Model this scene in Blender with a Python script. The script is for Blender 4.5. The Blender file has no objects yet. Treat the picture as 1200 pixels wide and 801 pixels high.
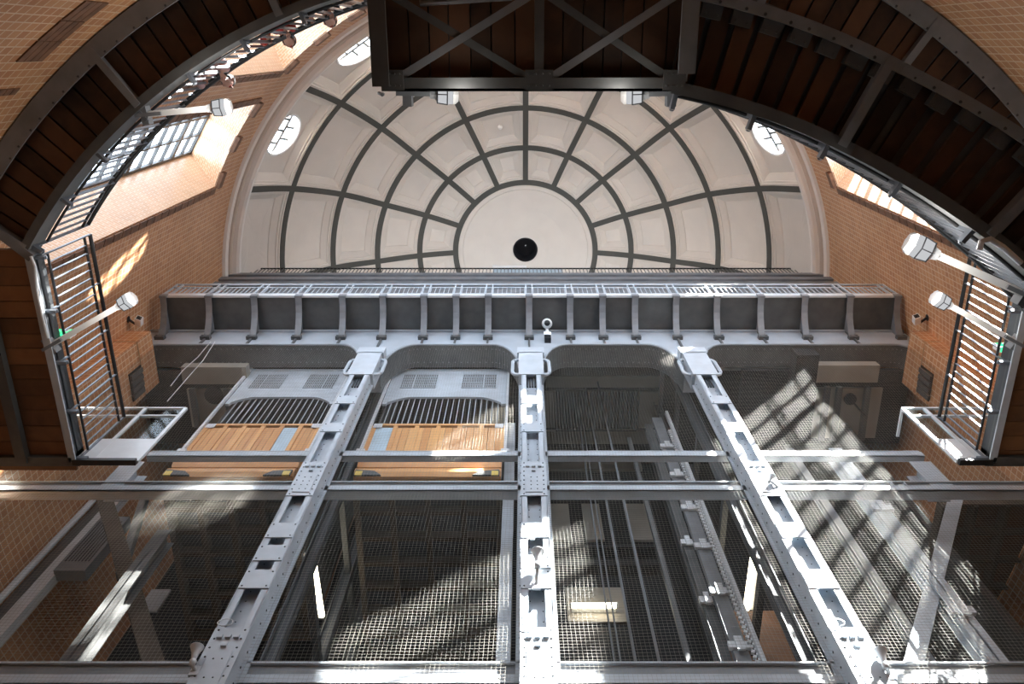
import bpy, math, random
from mathutils import Vector, Matrix
random.seed(7)
sc = bpy.context.scene
COL = sc.collection
pi = math.pi
R_ = math.radians

# ------------------------------------------------------------------ camera
F, EL, CAM = 950.0, R_(69.9), Vector((-0.1, -8.5, 0.0))
CX, CY = 613.0, 400.5
cd = bpy.data.cameras.new('camera'); cam = bpy.data.objects.new('camera', cd); COL.objects.link(cam)
cam.location = CAM; cam.rotation_euler = (R_(90) + EL, 0, 0)
cd.sensor_width = 36; cd.sensor_fit = 'HORIZONTAL'; cd.lens = F * 36 / 1200
cd.shift_x = (600 - CX) / 1200; cd.shift_y = 0
cd.clip_start = 0.05; cd.clip_end = 400
sc.camera = cam
CE, SE = math.cos(EL), math.sin(EL)
def ray(x, y):
    a, b = (x - CX) / F, (CY - y) / F
    return Vector((a, CE - b * SE, SE + b * CE))
def at_y(x, y, Y): d = ray(x, y); return CAM + d * ((Y - CAM.y) / d.y)
def at_z(x, y, Z): d = ray(x, y); return CAM + d * (Z / d.z)
def at_x(x, y, X): d = ray(x, y); return CAM + d * ((X - CAM.x) / d.x)
def at_r(x, y, R):
    d = ray(x, y); a = d.x**2 + d.y**2; b = 2 * (CAM.x * d.x + CAM.y * d.y); c = CAM.x**2 + CAM.y**2 - R * R
    return CAM + d * ((-b + math.sqrt(b * b - 4 * a * c)) / (2 * a))
def pol(r, a, z=0.0): a = R_(a); return Vector((r * math.sin(a), -r * math.cos(a), z))

# ------------------------------------------------------------------ materials
def new_mat(name):
    m = bpy.data.materials.new(name); m.use_nodes = True
    nt = m.node_tree; b = nt.nodes['Principled BSDF']
    return m, nt, b
def paint(name, col, rough=0.5, metal=0.0, var=0.12, scale=3.0, bump=0.0):
    m, nt, b = new_mat(name)
    tc = nt.nodes.new('ShaderNodeTexCoord'); n = nt.nodes.new('ShaderNodeTexNoise')
    n.inputs['Scale'].default_value = scale; n.inputs['Detail'].default_value = 5
    nt.links.new(tc.outputs['Object'], n.inputs['Vector'])
    r = nt.nodes.new('ShaderNodeValToRGB'); r.color_ramp.elements[0].position = .3; r.color_ramp.elements[1].position = .7
    r.color_ramp.elements[0].color = tuple(c * (1 - var) for c in col) + (1,)
    r.color_ramp.elements[1].color = tuple(min(1, c * (1 + var)) for c in col) + (1,)
    nt.links.new(n.outputs['Fac'], r.inputs['Fac']); nt.links.new(r.outputs['Color'], b.inputs['Base Color'])
    b.inputs['Roughness'].default_value = rough; b.inputs['Metallic'].default_value = metal
    if bump:
        bp = nt.nodes.new('ShaderNodeBump'); bp.inputs['Strength'].default_value = bump; bp.inputs['Distance'].default_value = .02
        nt.links.new(n.outputs['Fac'], bp.inputs['Height']); nt.links.new(bp.outputs['Normal'], b.inputs['Normal'])
    return m
def wood(name, dark, light, rough=0.6):
    m, nt, b = new_mat(name)
    g = nt.nodes.new('ShaderNodeNewGeometry'); tc = nt.nodes.new('ShaderNodeTexCoord')
    n = nt.nodes.new('ShaderNodeTexNoise'); n.inputs['Scale'].default_value = 2.2; n.inputs['Detail'].default_value = 6
    n.inputs['Distortion'].default_value = 1.2
    nt.links.new(tc.outputs['Object'], n.inputs['Vector'])
    mx = nt.nodes.new('ShaderNodeMath'); mx.operation = 'MULTIPLY_ADD'; mx.inputs[1].default_value = .55; 
    nt.links.new(g.outputs['Random Per Island'], mx.inputs[0])
    m2 = nt.nodes.new('ShaderNodeMath'); m2.operation = 'MULTIPLY'; m2.inputs[1].default_value = .55
    nt.links.new(n.outputs['Fac'], m2.inputs[0]); nt.links.new(m2.outputs[0], mx.inputs[2])
    r = nt.nodes.new('ShaderNodeValToRGB'); r.color_ramp.elements[0].position = .2; r.color_ramp.elements[1].position = .85
    r.color_ramp.elements[0].color = dark + (1,); r.color_ramp.elements[1].color = light + (1,)
    nt.links.new(mx.outputs[0], r.inputs['Fac']); nt.links.new(r.outputs['Color'], b.inputs['Base Color'])
    b.inputs['Roughness'].default_value = rough
    return m
def tile_mat(name, c1, c2, mortar, bw, bh, off=0.0, rough=.45):
    m, nt, b = new_mat(name)
    uv = nt.nodes.new('ShaderNodeUVMap'); br = nt.nodes.new('ShaderNodeTexBrick')
    br.offset = off; br.inputs['Scale'].default_value = 1.0; br.inputs['Brick Width'].default_value = bw
    br.inputs['Row Height'].default_value = bh; br.inputs['Mortar Size'].default_value = .012; br.inputs['Mortar Smooth'].default_value = .3
    br.inputs['Bias'].default_value = 0.0
    br.inputs['Color1'].default_value = c1 + (1,); br.inputs['Color2'].default_value = c2 + (1,); br.inputs['Mortar'].default_value = mortar + (1,)
    nt.links.new(uv.outputs['UV'], br.inputs['Vector'])
    n = nt.nodes.new('ShaderNodeTexNoise'); n.inputs['Scale'].default_value = .5; n.inputs['Detail'].default_value = 6
    nt.links.new(uv.outputs['UV'], n.inputs['Vector'])
    mx = nt.nodes.new('ShaderNodeMixRGB'); mx.blend_type = 'MULTIPLY'; mx.inputs['Fac'].default_value = .5
    rr = nt.nodes.new('ShaderNodeValToRGB'); rr.color_ramp.elements[0].position = .35; rr.color_ramp.elements[1].position = .65
    rr.color_ramp.elements[0].color = (.72, .66, .6, 1); rr.color_ramp.elements[1].color = (1, 1, 1, 1)
    nt.links.new(n.outputs['Fac'], rr.inputs['Fac']); nt.links.new(br.outputs['Color'], mx.inputs['Color1']); nt.links.new(rr.outputs['Color'], mx.inputs['Color2'])
    nt.links.new(mx.outputs['Color'], b.inputs['Base Color'])
    bp = nt.nodes.new('ShaderNodeBump'); bp.inputs['Strength'].default_value = .4; bp.inputs['Distance'].default_value = .006; bp.invert = True
    nt.links.new(br.outputs['Fac'], bp.inputs['Height']); nt.links.new(bp.outputs['Normal'], b.inputs['Normal'])
    b.inputs['Roughness'].default_value = rough
    return m
def emit(name, col, s):
    m = bpy.data.materials.new(name); m.use_nodes = True; nt = m.node_tree; nt.nodes.clear()
    o = nt.nodes.new('ShaderNodeOutputMaterial'); e = nt.nodes.new('ShaderNodeEmission')
    e.inputs['Color'].default_value = col + (1,); e.inputs['Strength'].default_value = s
    nt.links.new(e.outputs[0], o.inputs[0]); return m
def glass(name, tint, gloss=.08):
    m = bpy.data.materials.new(name); m.use_nodes = True; nt = m.node_tree; nt.nodes.clear()
    o = nt.nodes.new('ShaderNodeOutputMaterial'); t = nt.nodes.new('ShaderNodeBsdfTransparent'); g = nt.nodes.new('ShaderNodeBsdfGlossy')
    t.inputs['Color'].default_value = tint + (1,); g.inputs['Roughness'].default_value = .05
    x = nt.nodes.new('ShaderNodeMixShader'); x.inputs[0].default_value = gloss
    nt.links.new(t.outputs[0], x.inputs[1]); nt.links.new(g.outputs[0], x.inputs[2]); nt.links.new(x.outputs[0], o.inputs[0]); return m

M = dict(
    steel=paint('grey_blue_paint', (.47, .515, .56), .45, 0, .10, 2.5),
    steel_d=paint('dark_grey_paint', (.085, .088, .088), .5, 0, .2, 3),
    steel_m=paint('mid_grey_paint', (.19, .20, .215), .5, 0, .15, 3),
    girder=paint('girder_paint', (.36, .395, .435), .5, 0, .1, 1.5),
    rivet=paint('rivet_paint', (.05, .055, .06), .5),
    black=paint('black_metal', (.012, .012, .014), .4),
    rail_k=paint('black_rail_paint', (.018, .018, .02), .4),
    baluster=paint('baluster_paint', (.16, .18, .21), .35, .2),
    galv=paint('galvanised_metal', (.64, .66, .68), .4, .1, .06),
    white=paint('white_enamel', (.86, .86, .85), .4, 0, .04),
    plaster=paint('cream_plaster', (.72, .665, .605), .8, 0, .035, 1.2),
    plaster_w=paint('white_cornice_plaster', (.80, .75, .70), .8, 0, .03, 1.2),
    plaster_b=paint('beige_cornice_plaster', (.55, .46, .38), .8, 0, .05, 1.2),
    domerib=paint('dome_rib_paint', (.075, .075, .066), .7, 0, .08, 2),
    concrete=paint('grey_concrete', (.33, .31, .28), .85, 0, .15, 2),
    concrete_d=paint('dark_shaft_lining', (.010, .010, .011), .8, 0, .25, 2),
    concrete_f=paint('floor_concrete', (.05, .048, .045), .9, 0, .15, 2),
    concrete_w=paint('stained_shaft_concrete', (.05, .048, .045), .85, 0, .3, 1.5),
    joist=paint('aged_joist_timber', (.075, .06, .045), .8, 0, .25, 2),
    beige=paint('beige_shaft_panel', (.29, .265, .225), .8, 0, .12, 1.5),
    tile=tile_mat('orange_wall_tile', (.50, .225, .10), (.62, .32, .15), (.74, .58, .42), .155, .18),
    tile_j=tile_mat('glazed_reveal_tile', (.56, .30, .15), (.64, .37, .20), (.70, .55, .40), .22, .11, .5, .35),
    tile_d=paint('dark_clinker_tile', (.17, .085, .048), .6, 0, .35, 6),
    woods=wood('stained_tread_boards', (.012, .006, .0035), (.135, .062, .030)),
    woodl=wood('landing_boards', (.085, .037, .016), (.30, .135, .055)),
    pine=wood('varnished_pine', (.52, .22, .07), (.74, .40, .15), .4),
    net=paint('net_cord', (.27, .255, .22), .8, 0, .05),
    glass=glass('window_glass', (.93, .96, 1.0)),
    screen=glass('barrier_glass', (.80, .84, .86), .03),
    lampglass=emit('opal_lamp_glass', (.95, .97, 1.0), .28),
    tube=emit('fluorescent_tube', (1.0, .90, .68), 7.0),
    green=emit('green_sign_light', (.05, .75, .30), 1.0),
    skin=paint('skin', (.55, .32, .25), .5, 0, .05),
    pink=paint('pale_pink_cloth', (.62, .40, .40), .8),
    red=paint('red_cloth', (.45, .04, .03), .8),
    cloth_k=paint('black_cloth', (.015, .015, .02), .8),
    hair=paint('dark_hair', (.02, .013, .01), .6),
    blue=paint('pale_blue_panel', (.46, .58, .66), .5, 0, .08),
    yellow=paint('yellow_bumper', (.75, .55, .12), .5),
)

# ------------------------------------------------------------------ mesh helpers
class MB:
    def __init__(s): s.v = []; s.f = []; s.uv = []
    def face(s, pts, uvs=None):
        n = len(s.v); s.v += [tuple(p) for p in pts]; s.f.append(tuple(range(n, n + len(pts))))
        s.uv += [tuple(u) for u in uvs] if uvs else [(0, 0)] * len(pts)
        return s
    def add(s, vs, fs):
        n = len(s.v); s.v += [tuple(p) for p in vs]
        for f in fs:
            s.f.append(tuple(n + i for i in f)); s.uv += [(0, 0)] * len(f)
        return s
    def box(s, c, d, m=None):
        """box centred at c with full dimensions d, optional 3x3 rotation"""
        vs = []
        for z in (-.5, .5):
            for y in (-.5, .5):
                for x in (-.5, .5):
                    p = Vector((x * d[0], y * d[1], z * d[2]))
                    vs.append((m @ p if m else p) + Vector(c))
        return s.add(vs, [(0, 2, 3, 1), (4, 5, 7, 6), (0, 1, 5, 4), (2, 6, 7, 3), (0, 4, 6, 2), (1, 3, 7, 5)])
    def bx(s, x0, x1, y0, y1, z0, z1):
        return s.box(((x0 + x1) / 2, (y0 + y1) / 2, (z0 + z1) / 2), (abs(x1 - x0), abs(y1 - y0), abs(z1 - z0)))
    def bar(s, a, b, w, h, up=(0, 0, 1)):
        """rectangular bar between two points, w sideways, h along up"""
        a, b = Vector(a), Vector(b); d = (b - a); L = d.length; d.normalize(); u = Vector(up)
        sd = d.cross(u)
        if sd.length < 1e-4: sd = d.cross(Vector((0, 1, 0)))
        sd.normalize(); u = sd.cross(d).normalized()
        return s.box((a + b) / 2, (w, L, h), Matrix((sd, d, u)).transposed())
    def tube(s, pts, r, n=8, closed=False, cap=True):
        pts = [Vector(p) for p in pts]; N = len(pts); rings = []
        for i, p in enumerate(pts):
            t = (pts[(i + 1) % N] - pts[i - 1]) if closed else (pts[min(i + 1, N - 1)] - pts[max(i - 1, 0)])
            t.normalize(); ref = Vector((0, 0, 1)) if abs(t.z) < .9 else Vector((1, 0, 0))
            a = t.cross(ref).normalized(); b = a.cross(t)
            rr = r[i] if isinstance(r, (list, tuple)) else r
            rings.append([p + (a * math.cos(2 * pi * k / n) + b * math.sin(2 * pi * k / n)) * rr for k in range(n)])
        vs = [q for rg in rings for q in rg]; fs = []
        for i in range(N if closed else N - 1):
            j = (i + 1) % N
            for k in range(n):
                l = (k + 1) % n; fs.append((i * n + k, i * n + l, j * n + l, j * n + k))
        if cap and not closed: fs += [tuple(range(n))[::-1], tuple((N - 1) * n + k for k in range(n))]
        return s.add(vs, fs)
    def sweep(s, pts, prof, frames, closed=False):
        """prof = list of (u,v); frames = list of (U,V) vectors per point; closed profile"""
        n = len(prof); N = len(pts); vs = []; fs = []
        for p, (U, V) in zip(pts, frames): vs += [Vector(p) + U * a + V * b for a, b in prof]
        for i in range(N if closed else N - 1):
            j = (i + 1) % N
            for k in range(n):
                l = (k + 1) % n; fs.append((i * n + k, i * n + l, j * n + l, j * n + k))
        if not closed: fs += [tuple(range(n))[::-1], tuple((N - 1) * n + k for k in range(n))]
        return s.add(vs, fs)
    def lathe(s, prof, axis=(0, 0, 0), m=None, n=16, a0=0, a1=360):
        """prof (r,z) about local z, transformed by m and moved to axis; r=0 allowed"""
        full = abs(a1 - a0) >= 360; K = n if full else n + 1; vs = []; fs = []
        for r, z in prof:
            for k in range(K):
                a = R_(a0 + (a1 - a0) * k / n); p = Vector((r * math.sin(a), -r * math.cos(a), z))
                vs.append((m @ p if m else p) + Vector(axis))
        for i in range(len(prof) - 1):
            for k in range(n):
                l = (k + 1) % K; fs.append((i * K + k, i * K + l, (i + 1) * K + l, (i + 1) * K + k))
        return s.add(vs, fs)
    def dome(s, c, nrm, r, h=None, n=6):
        nrm = Vector(nrm).normalized(); h = h or r * .6
        q = nrm.to_track_quat('Z', 'Y').to_matrix()
        return s.lathe([(r, 0), (r * .75, h * .7), (0.0005, h)], c, q, n)
    def prism(s, poly, d0, d1, fn):
        """poly 2-D list; fn(u,v,d)->point; extruded from d0 to d1"""
        n = len(poly); vs = [fn(u, v, d0) for u, v in poly] + [fn(u, v, d1) for u, v in poly]
        fs = [tuple(range(n))[::-1], tuple(range(n, 2 * n))] + [(i, (i + 1) % n, n + (i + 1) % n, n + i) for i in range(n)]
        return s.add(vs, fs)
    def build(s, name, mat, parent=None, smooth=False, props=None, uv=False):
        me = bpy.data.meshes.new(name); me.from_pydata(s.v, [], s.f); 
        if uv:
            l = me.uv_layers.new(name='UVMap'); 
            for i, u in enumerate(s.uv): l.data[i].uv = u
        me.materials.append(M[mat]); me.validate(); me.update()
        if smooth:
            for p in me.polygons: p.use_smooth = True
        o = bpy.data.objects.new(name, me); COL.objects.link(o)
        if parent:
            o.parent = parent; o.matrix_parent_inverse = Matrix.Translation(-parent.location)
        for k, v in (props or {}).items(): o[k] = v
        return o
def thing(name, label, cat, loc=(0, 0, 0), group=None):
    o = bpy.data.objects.new(name, None); o.location = loc; o.empty_display_size = .2; COL.objects.link(o)
    o['label'] = label; o['category'] = cat
    if group: o['group'] = group
    return o
def tag(o, label, cat, group=None):
    o['label'] = label; o['category'] = cat
    if group: o['group'] = group
    return o
def struct(mb, name, mat, **k): return mb.build(name, mat, props={'kind': 'structure'}, **k)
def copy_tree(o, parent=None):
    c = o.copy(); COL.objects.link(c)
    if parent: c.parent = parent
    for ch in o.children: copy_tree(ch, c)
    return c
def lerp(a, b, t): return a + (b - a) * t

# ================================================================== SETTING
RW = 10.6            # inner radius of the round tiled wall
BAYS = [-57.6, -34.7, -11.6, 11.6, 34.7, 57.6, -126.4, -149, -171.6, 126.4, 149, 171.6]  # rear bays: unseen windows added behind the tower to brighten the dome
HW = 7.9; NZ0, NZ1, ND = 14.6, 25.3, 1.4; RIMZ = 27.69
# ---- floor
f = MB(); f.lathe([(0.01, -1.6), (12.5, -1.6), (12.5, -1.8), (0.01, -1.8)], n=48); struct(f, 'floor', 'concrete_f')
# ---- round wall with window openings
def wall_piece(a0, a1, name):
    az = set([a0, a1]); a = math.ceil(a0 / 2) * 2
    while a < a1: az.add(float(a)); a += 2
    for c in BAYS:
        for q in (c - HW, c + HW):
            if a0 <= q <= a1: az.add(q)
    az = sorted(az); zs = [-1.7, 6, NZ0, NZ1, RIMZ + .15]
    w = MB()
    for a, b in zip(az[:-1], az[1:]):
        if b - a < 1e-6: continue
        mid = (a + b) / 2; op = any(abs(mid - c) < HW for c in BAYS)
        for z0, z1 in zip(zs[:-1], zs[1:]):
            if op and z0 == NZ0: continue
            u0, u1 = RW * R_(a), RW * R_(b)
            w.face([pol(RW, a, z0), pol(RW, b, z0), pol(RW, b, z1), pol(RW, a, z1)][::-1], [(u0, z0), (u1, z0), (u1, z1), (u0, z1)][::-1])
    struct(w, name, 'tile', uv=True)
wall_piece(-180, 0, 'wall_left'); wall_piece(0, 180, 'wall_right')
# ---- window recesses, windows
wn = 0
for c in BAYS:
    wn += 1
    n = pol(1, c); t = Vector((math.cos(R_(c)), math.sin(R_(c)), 0)); up = Vector((0, 0, 1))
    half = RW * math.sin(R_(HW)); ro = RW + ND
    def Q(s, r, z): return n * r + t * s + up * z
    ri = RW * math.cos(R_(HW)); zt = NZ1 + 1.5
    j = MB()
    for sg in (-1, 1):
        pts = [Q(sg * half, ri, NZ0), Q(sg * half, ro + .1, NZ0), Q(sg * half, ro + .1, zt + .1), Q(sg * half, ri, NZ1)]
        uvs = [(0, NZ0), (ro + .1 - ri, NZ0), (ro + .1 - ri, zt), (0, NZ1)]
        j.face(pts if sg > 0 else pts[::-1], uvs if sg > 0 else uvs[::-1])
    K = 8
    for i in range(K):
        a0, a1 = c - HW + 2 * HW * i / K, c - HW + 2 * HW * (i + 1) / K
        s0, s1 = lerp(-half, half, i / K), lerp(-half, half, (i + 1) / K)
        j.face([pol(RW, a0, NZ1), pol(RW, a1, NZ1), Q(s1, ro + .1, zt + .1), Q(s0, ro + .1, zt + .1)], [(s0, 0), (s1, 0), (s1, 2.1), (s0, 2.1)])
        j.face([pol(RW, a0, NZ0), pol(RW, a1, NZ0), Q(s1, ro + .1, NZ0), Q(s0, ro + .1, NZ0)], [(s0, 0), (s1, 0), (s1, 1.5), (s0, 1.5)])
    struct(j, 'wall_recess_%d' % wn, 'tile_j', uv=True)
    # dark clinker border around the recess
    b = MB()
    for sg in (-1, 1):
        for i in range(24):
            z0 = NZ0 + (NZ1 - NZ0) * i / 24; z1 = NZ0 + (NZ1 - NZ0) * (i + 1) / 24 - .04
            a = c + sg * (HW + .75)
            b.bar(pol(RW - .01, a - .55, (z0 + z1) / 2), pol(RW - .01, a + .55, (z0 + z1) / 2), .08, z1 - z0)
    for i in range(5 if abs(c) < 90 else 0):
        a = c - HW - .6 + (2 * HW + 1.2) * (i + .5) / 5
        if i % 2 == 0: b.bar(pol(RW - .04, a - 1.4, NZ1 + .16), pol(RW - .04, a + 1.4, NZ1 + .16), .14, .3)
    struct(b, 'trim_%d' % wn, 'tile_d')
    # glazed window: frame, double centre mullion, transoms, thin bars
    w = thing('window_%d' % wn, 'x', 'window'); del w['label']; del w['category']; w['kind'] = 'structure'
    fr = MB()
    def vb(s, wd): fr.bar(Q(s, ro, NZ0), Q(s, ro, zt), wd, .09, n)
    def hb(z, wd): fr.bar(Q(-half, ro, z), Q(half, ro, z), .09, wd, up)
    for s, wd in ((-half + .05, .1), (half - .05, .1), (-.075, .07), (.075, .07), (-half / 2, .055), (half / 2, .055)): vb(s, wd)
    hb(NZ0 + .05, .1); hb(zt - .05, .1)
    z = zt - 1.55; rows = []
    while z > NZ0 + .5: rows.append(z); z -= 3.05
    zz = zt
    for r0 in rows: hb(r0, .17)
    cuts = [zt] + rows + [NZ0]
    for za, zb in zip(cuts[:-1], cuts[1:]):
        k = max(1, round((za - zb) / .76))
        for i in range(1, k): hb(lerp(za, zb, i / k), .055)
    fr.build('window_frame', 'steel_d', w)
    g = MB(); g.bar(Q(0, ro + .01, NZ0), Q(0, ro + .01, zt), 2 * half, .012, n); g.build('pane', 'glass', w)
    # daylight portal in the opening
    ld = bpy.data.lights.new('sky_portal', 'AREA'); ld.shape = 'RECTANGLE'; ld.size = 2 * half; ld.size_y = zt - NZ0; ld.cycles.is_portal = True
    lo = bpy.data.objects.new('sky_portal', ld); COL.objects.link(lo)
    lo.matrix_world = Matrix.Translation(Q(0, ro + .12, (NZ0 + zt) / 2)) @ Matrix((t, up, n)).transposed().to_4x4()

for k, (xa, ya, xb, yb) in enumerate(((28, 72, 122, 2), (0, 112, 12, 104))):
    p, q = at_r(xa, ya, RW - .01), at_r(xb, yb, RW - .01); a0, a1 = math.degrees(math.atan2(p.x, -p.y)), math.degrees(math.atan2(q.x, -q.y)); z = (p.z + q.z) / 2
    b = MB(); n = max(2, int(abs(a1 - a0) / 2))
    for i in range(n):
        r0, r1 = lerp(a0, a1, i / n), lerp(a0, a1, (i + .96) / n)
        for h in range(4): b.bar(pol(RW - .005, r0, z - .24 + h * .15), pol(RW - .005, r1, z - .24 + h * .15), .03, .135)
    struct(b, 'trim_%d' % (30 + k), 'tile_d')
# ---- dome
RINGS = [(10.184, 27.669), (9.278, 29.919), (7.809, 31.97), (6.193, 33.055), (4.545, 34.034), (3.047, 34.574)]
RS = [(10.9, 25.6)] + RINGS + [(1.5, 34.95)]
def prof(u):
    i = min(max(int(u), 0), len(RINGS) - 2); t = u - i
    p = [Vector(RS[k]) for k in (i, i + 1, i + 2, i + 3)]
    return .5 * ((2 * p[1]) + (-p[0] + p[2]) * t + (2 * p[0] - 5 * p[1] + 4 * p[2] - p[3]) * t * t + (-p[0] + 3 * p[1] - 3 * p[2] + p[3]) * t ** 3)
def dome_pt(u, az, d=0.0):
    p = prof(u); q = (prof(min(u + .02, 5)) - prof(max(u - .02, 0))).normalized()
    nr, nz = q.y, -q.x            # outward normal of the profile
    if nr < 0: nr, nz = -nr, -nz
    return pol(p.x + nr * d, az, p.y + abs(nz) * d)
STEP = 22.5
WIN_B = (-56.25, -33.75, -11.25, 11.25, 33.75, 56.25, -123.75, -146.25, -168.75, 123.75, 146.25, 168.75)  # rear azimuths are extra round windows, out of view, added to light the dome
d = MB()
for j in range(16):
    c = -180 + STEP * (j + .5) ; azc = ((c + 180) % 360) - 180
    for i in range(5):
        Lp = sum((prof(i + (k + 1) / 6) - prof(i + k / 6)).length for k in range(6))
        La = R_(STEP) * (prof(i + .5).x)
        n = 8
        base = [(k / n, 0) for k in range(n)] + [(1, k / n) for k in range(n)] + [(1 - k / n, 1) for k in range(n)] + [(0, 1 - k / n) for k in range(n)]
        win = (i == 0 and any(abs(azc - w) < .1 for w in WIN_B))
        def ringloop(ins, dep):
            ds, dt = ins / La, ins / Lp
            return [dome_pt(i + lerp(dt, 1 - dt, t), azc + STEP * (lerp(ds, 1 - ds, s) - .5), dep) for s, t in base]
        loops = [ringloop(0, 0), ringloop(.175, 0), ringloop(.185, .05), ringloop(.25, .06), ringloop(.26, .10), ringloop(.47, .22), ringloop(.49, .26)]
        if win:
            tc, rad = .43, .78
            cir = []
            for s, t in base:
                a = math.atan2((t - .5), (s - .5)); cir.append((.5 + rad / La * math.cos(a), tc + rad / Lp * math.sin(a)))
            loops.append([dome_pt(i + t, azc + STEP * (s - .5), .26) for s, t in cir])
            loops.append([dome_pt(i + t, azc + STEP * (s - .5), .50) for s, t in cir])
            wn += 1
            w = thing('window_%d' % wn, 'x', 'window'); del w['label']; del w['category']; w['kind'] = 'structure'
            fr = MB(); fr.tube([dome_pt(i + .0 + t, azc + STEP * (s - .5), .27) for s, t in cir], .05, 6, closed=True)
            fr.build('window_frame', 'white', w)
            cc = dome_pt(i + tc, azc, .46); nn = (dome_pt(i + tc, azc, .6) - cc).normalized()
            T = Vector((math.cos(R_(azc)), math.sin(R_(azc)), 0)); U = nn.cross(T)
            if U.z < 0: U = -U
            br = MB()
            def chord(v): return math.sqrt(max(0, (rad + .05) ** 2 - v * v))
            for v in (-.27, .27):
                br.bar(cc + U * v - T * chord(v), cc + U * v + T * chord(v), .10, .03, nn)
            for v0, v1, xs in ((-.75, -.27, (-.2, .25)), (-.27, .27, (-.45, .05, .5)), (.27, .75, (-.25, .22))):
                for x in xs: br.bar(cc + T * x + U * v0, cc + T * x + U * v1, .085, .03, nn)
            br.build('glazing_bar', 'steel_d', w)
            g = MB(); q = Matrix((T, U, T.cross(U))).transposed(); g.lathe([(.005, .01), (rad + .08, .01)], cc, q, 24); g.build('pane', 'glass', w)
        else:
            for k in (.45, .1): 
                L0 = ringloop(.49, .26); cen = dome_pt(i + .5, azc, .26)
                sub = []
                ds0, dt0 = .49 / La, .49 / Lp
                for s, t in base:
                    s2, t2 = lerp(ds0, 1 - ds0, s), lerp(dt0, 1 - dt0, t)
                    s2, t2 = lerp(.5, s2, k), lerp(.5, t2, k)
                    sub.append(dome_pt(i + t2, azc + STEP * (s2 - .5), .26))
                loops.append(sub)
        N = len(base); vs = [p for L in loops for p in L]; fs = []
        for a in range(len(loops) - 1):
            for k in range(N):
                l = (k + 1) % N; fs.append((a * N + k, a * N + l, (a + 1) * N + l, (a + 1) * N + k))
        if not win: fs.append(tuple((len(loops) - 1) * N + k for k in range(N)))
        d.add(vs, fs)
# apex disc with shallow moulding and the round opening
d.lathe([(3.06, 34.574), (2.92, 34.60), (2.90, 34.66), (2.74, 34.70), (2.72, 34.66), (2.60, 34.70), (1.8, 34.93), (1.0, 35.07), (.56, 35.1), (.54, 35.14)], n=64)
struct(d, 'ceiling', 'plaster')
o = MB(); o.lathe([(.545, 35.11), (.50, 35.05), (.49, 35.2), (.47, 35.9), (.01, 35.9)], n=32)
tag(o.build('vent_opening', 'cloth_k'), 'black round vent opening at the crown of the white dome', 'vent')
rb = MB()
for j in range(16):
    az = -180 + STEP * j; pts = []; fr = []
    for k in range(41):
        u = 5 * k / 40; p = dome_pt(u, az, -.03); T = Vector((math.cos(R_(az)), math.sin(R_(az)), 0)); nn = (dome_pt(u, az, .3) - p).normalized()
        pts.append(p); fr.append((T, nn))
    rb.sweep(pts, [(-.11, 0), (.11, 0), (.11, .06), (-.11, .06)], fr)
for i in range(1, 6):
    pts = []; fr = []
    for k in range(128):
        az = 360 * k / 128; p = dome_pt(i, az, -.03); nn = (dome_pt(i, az, .3) - p).normalized(); T = Vector((math.cos(R_(az)), math.sin(R_(az)), 0)); S = nn.cross(T)
        pts.append(p); fr.append((S, nn))
    rb.sweep(pts, [(-.115, 0), (.115, 0), (.115, .06), (-.115, .06)], fr, closed=True)
struct(rb, 'trim_20', 'domerib')
c = MB(); c.lathe([(10.62, 27.25), (10.50, 27.27), (10.46, 27.40), (10.46, 27.44)], n=120); struct(c, 'trim_21', 'plaster_w', smooth=False)
c = MB(); c.lathe([(10.46, 27.44), (10.40, 27.46), (10.37, 27.52), (10.36, 27.56)], n=120); struct(c, 'trim_22', 'plaster_b')
c = MB(); c.lathe([(10.36, 27.56), (10.22, 27.57), (10.13, 27.62), (10.12, 27.76), (10.3, 27.80)], n=120); struct(c, 'trim_23', 'plaster_w')

# small white smoke detectors in two dome coffers
for k, (x, y, lab) in enumerate(((586, 149, 'small white round detector in the dome coffer just left of the top rib'), (765, 271, 'small white round detector in a low dome coffer right of the oculus'))):
    p = at_z(x, y, 33.6 if k == 0 else 34.0); s = MB(); s.lathe([(.10, .35), (.10, 0), (.07, -.05), (.001, -.06)], p, n=12)
    tag(s.build('smoke_detector', 'white', smooth=True), lab, 'detector')

# ================================================================== LIFT TOWER FRONT
YF = -1.2            # front face of the columns
YG = -0.95           # girder web
XC = [at_y(361, 560, YF).x, at_y(625.5, 560, YF).x, at_y(894.5, 560, YF).x]
XW = math.sqrt(RW**2 - YG**2)
ZG0 = at_y(615, 404, YG).z; ZG1 = at_y(615, 388, YG).z     # arch crown, girder top
ZFOOT = at_y(615, 432, YG).z
EDGES = [-XW] + XC + [XW]
def arch_z(X):
    for i in range(4):
        l, r = EDGES[i] + (.30 if i else .0), EDGES[i + 1] - (.30 if i < 3 else .0)
        if l <= X <= r:
            a = .72; b = ZG0 - ZFOOT
            q = min(X - l, r - X)
            if q >= a: return ZG0
            return ZFOOT + b * math.sqrt(max(0, 1 - ((a - q) / a) ** 2))
    return ZFOOT
low = []
X = -XW; 
xs = []
for i in range(4):
    l, r = EDGES[i] + (.30 if i else .0), EDGES[i + 1] - (.30 if i < 3 else .0)
    ks = [0, .02, .06, .12, .2, .3, .42, .56, .72, .86, 1.0]
    xs += [l + .72 * k for k in ks] + [r - .72 * k for k in ks[::-1]]
low = [(x, arch_z(min(max(x, EDGES[0] + 1e-4), EDGES[-1] - 1e-4))) for x in xs]
poly = [(-XW, ZG1)] + low + [(XW, ZG1)]
g = thing('girder', 'grey riveted steel girder with rounded arches spanning the lift bays', 'girder', (0, YG, ZG1))
b = MB(); b.prism(poly, YG, YG + .64, lambda u, v, dd: Vector((u, dd, v))); b.build('arched_web', 'girder', g)
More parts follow.
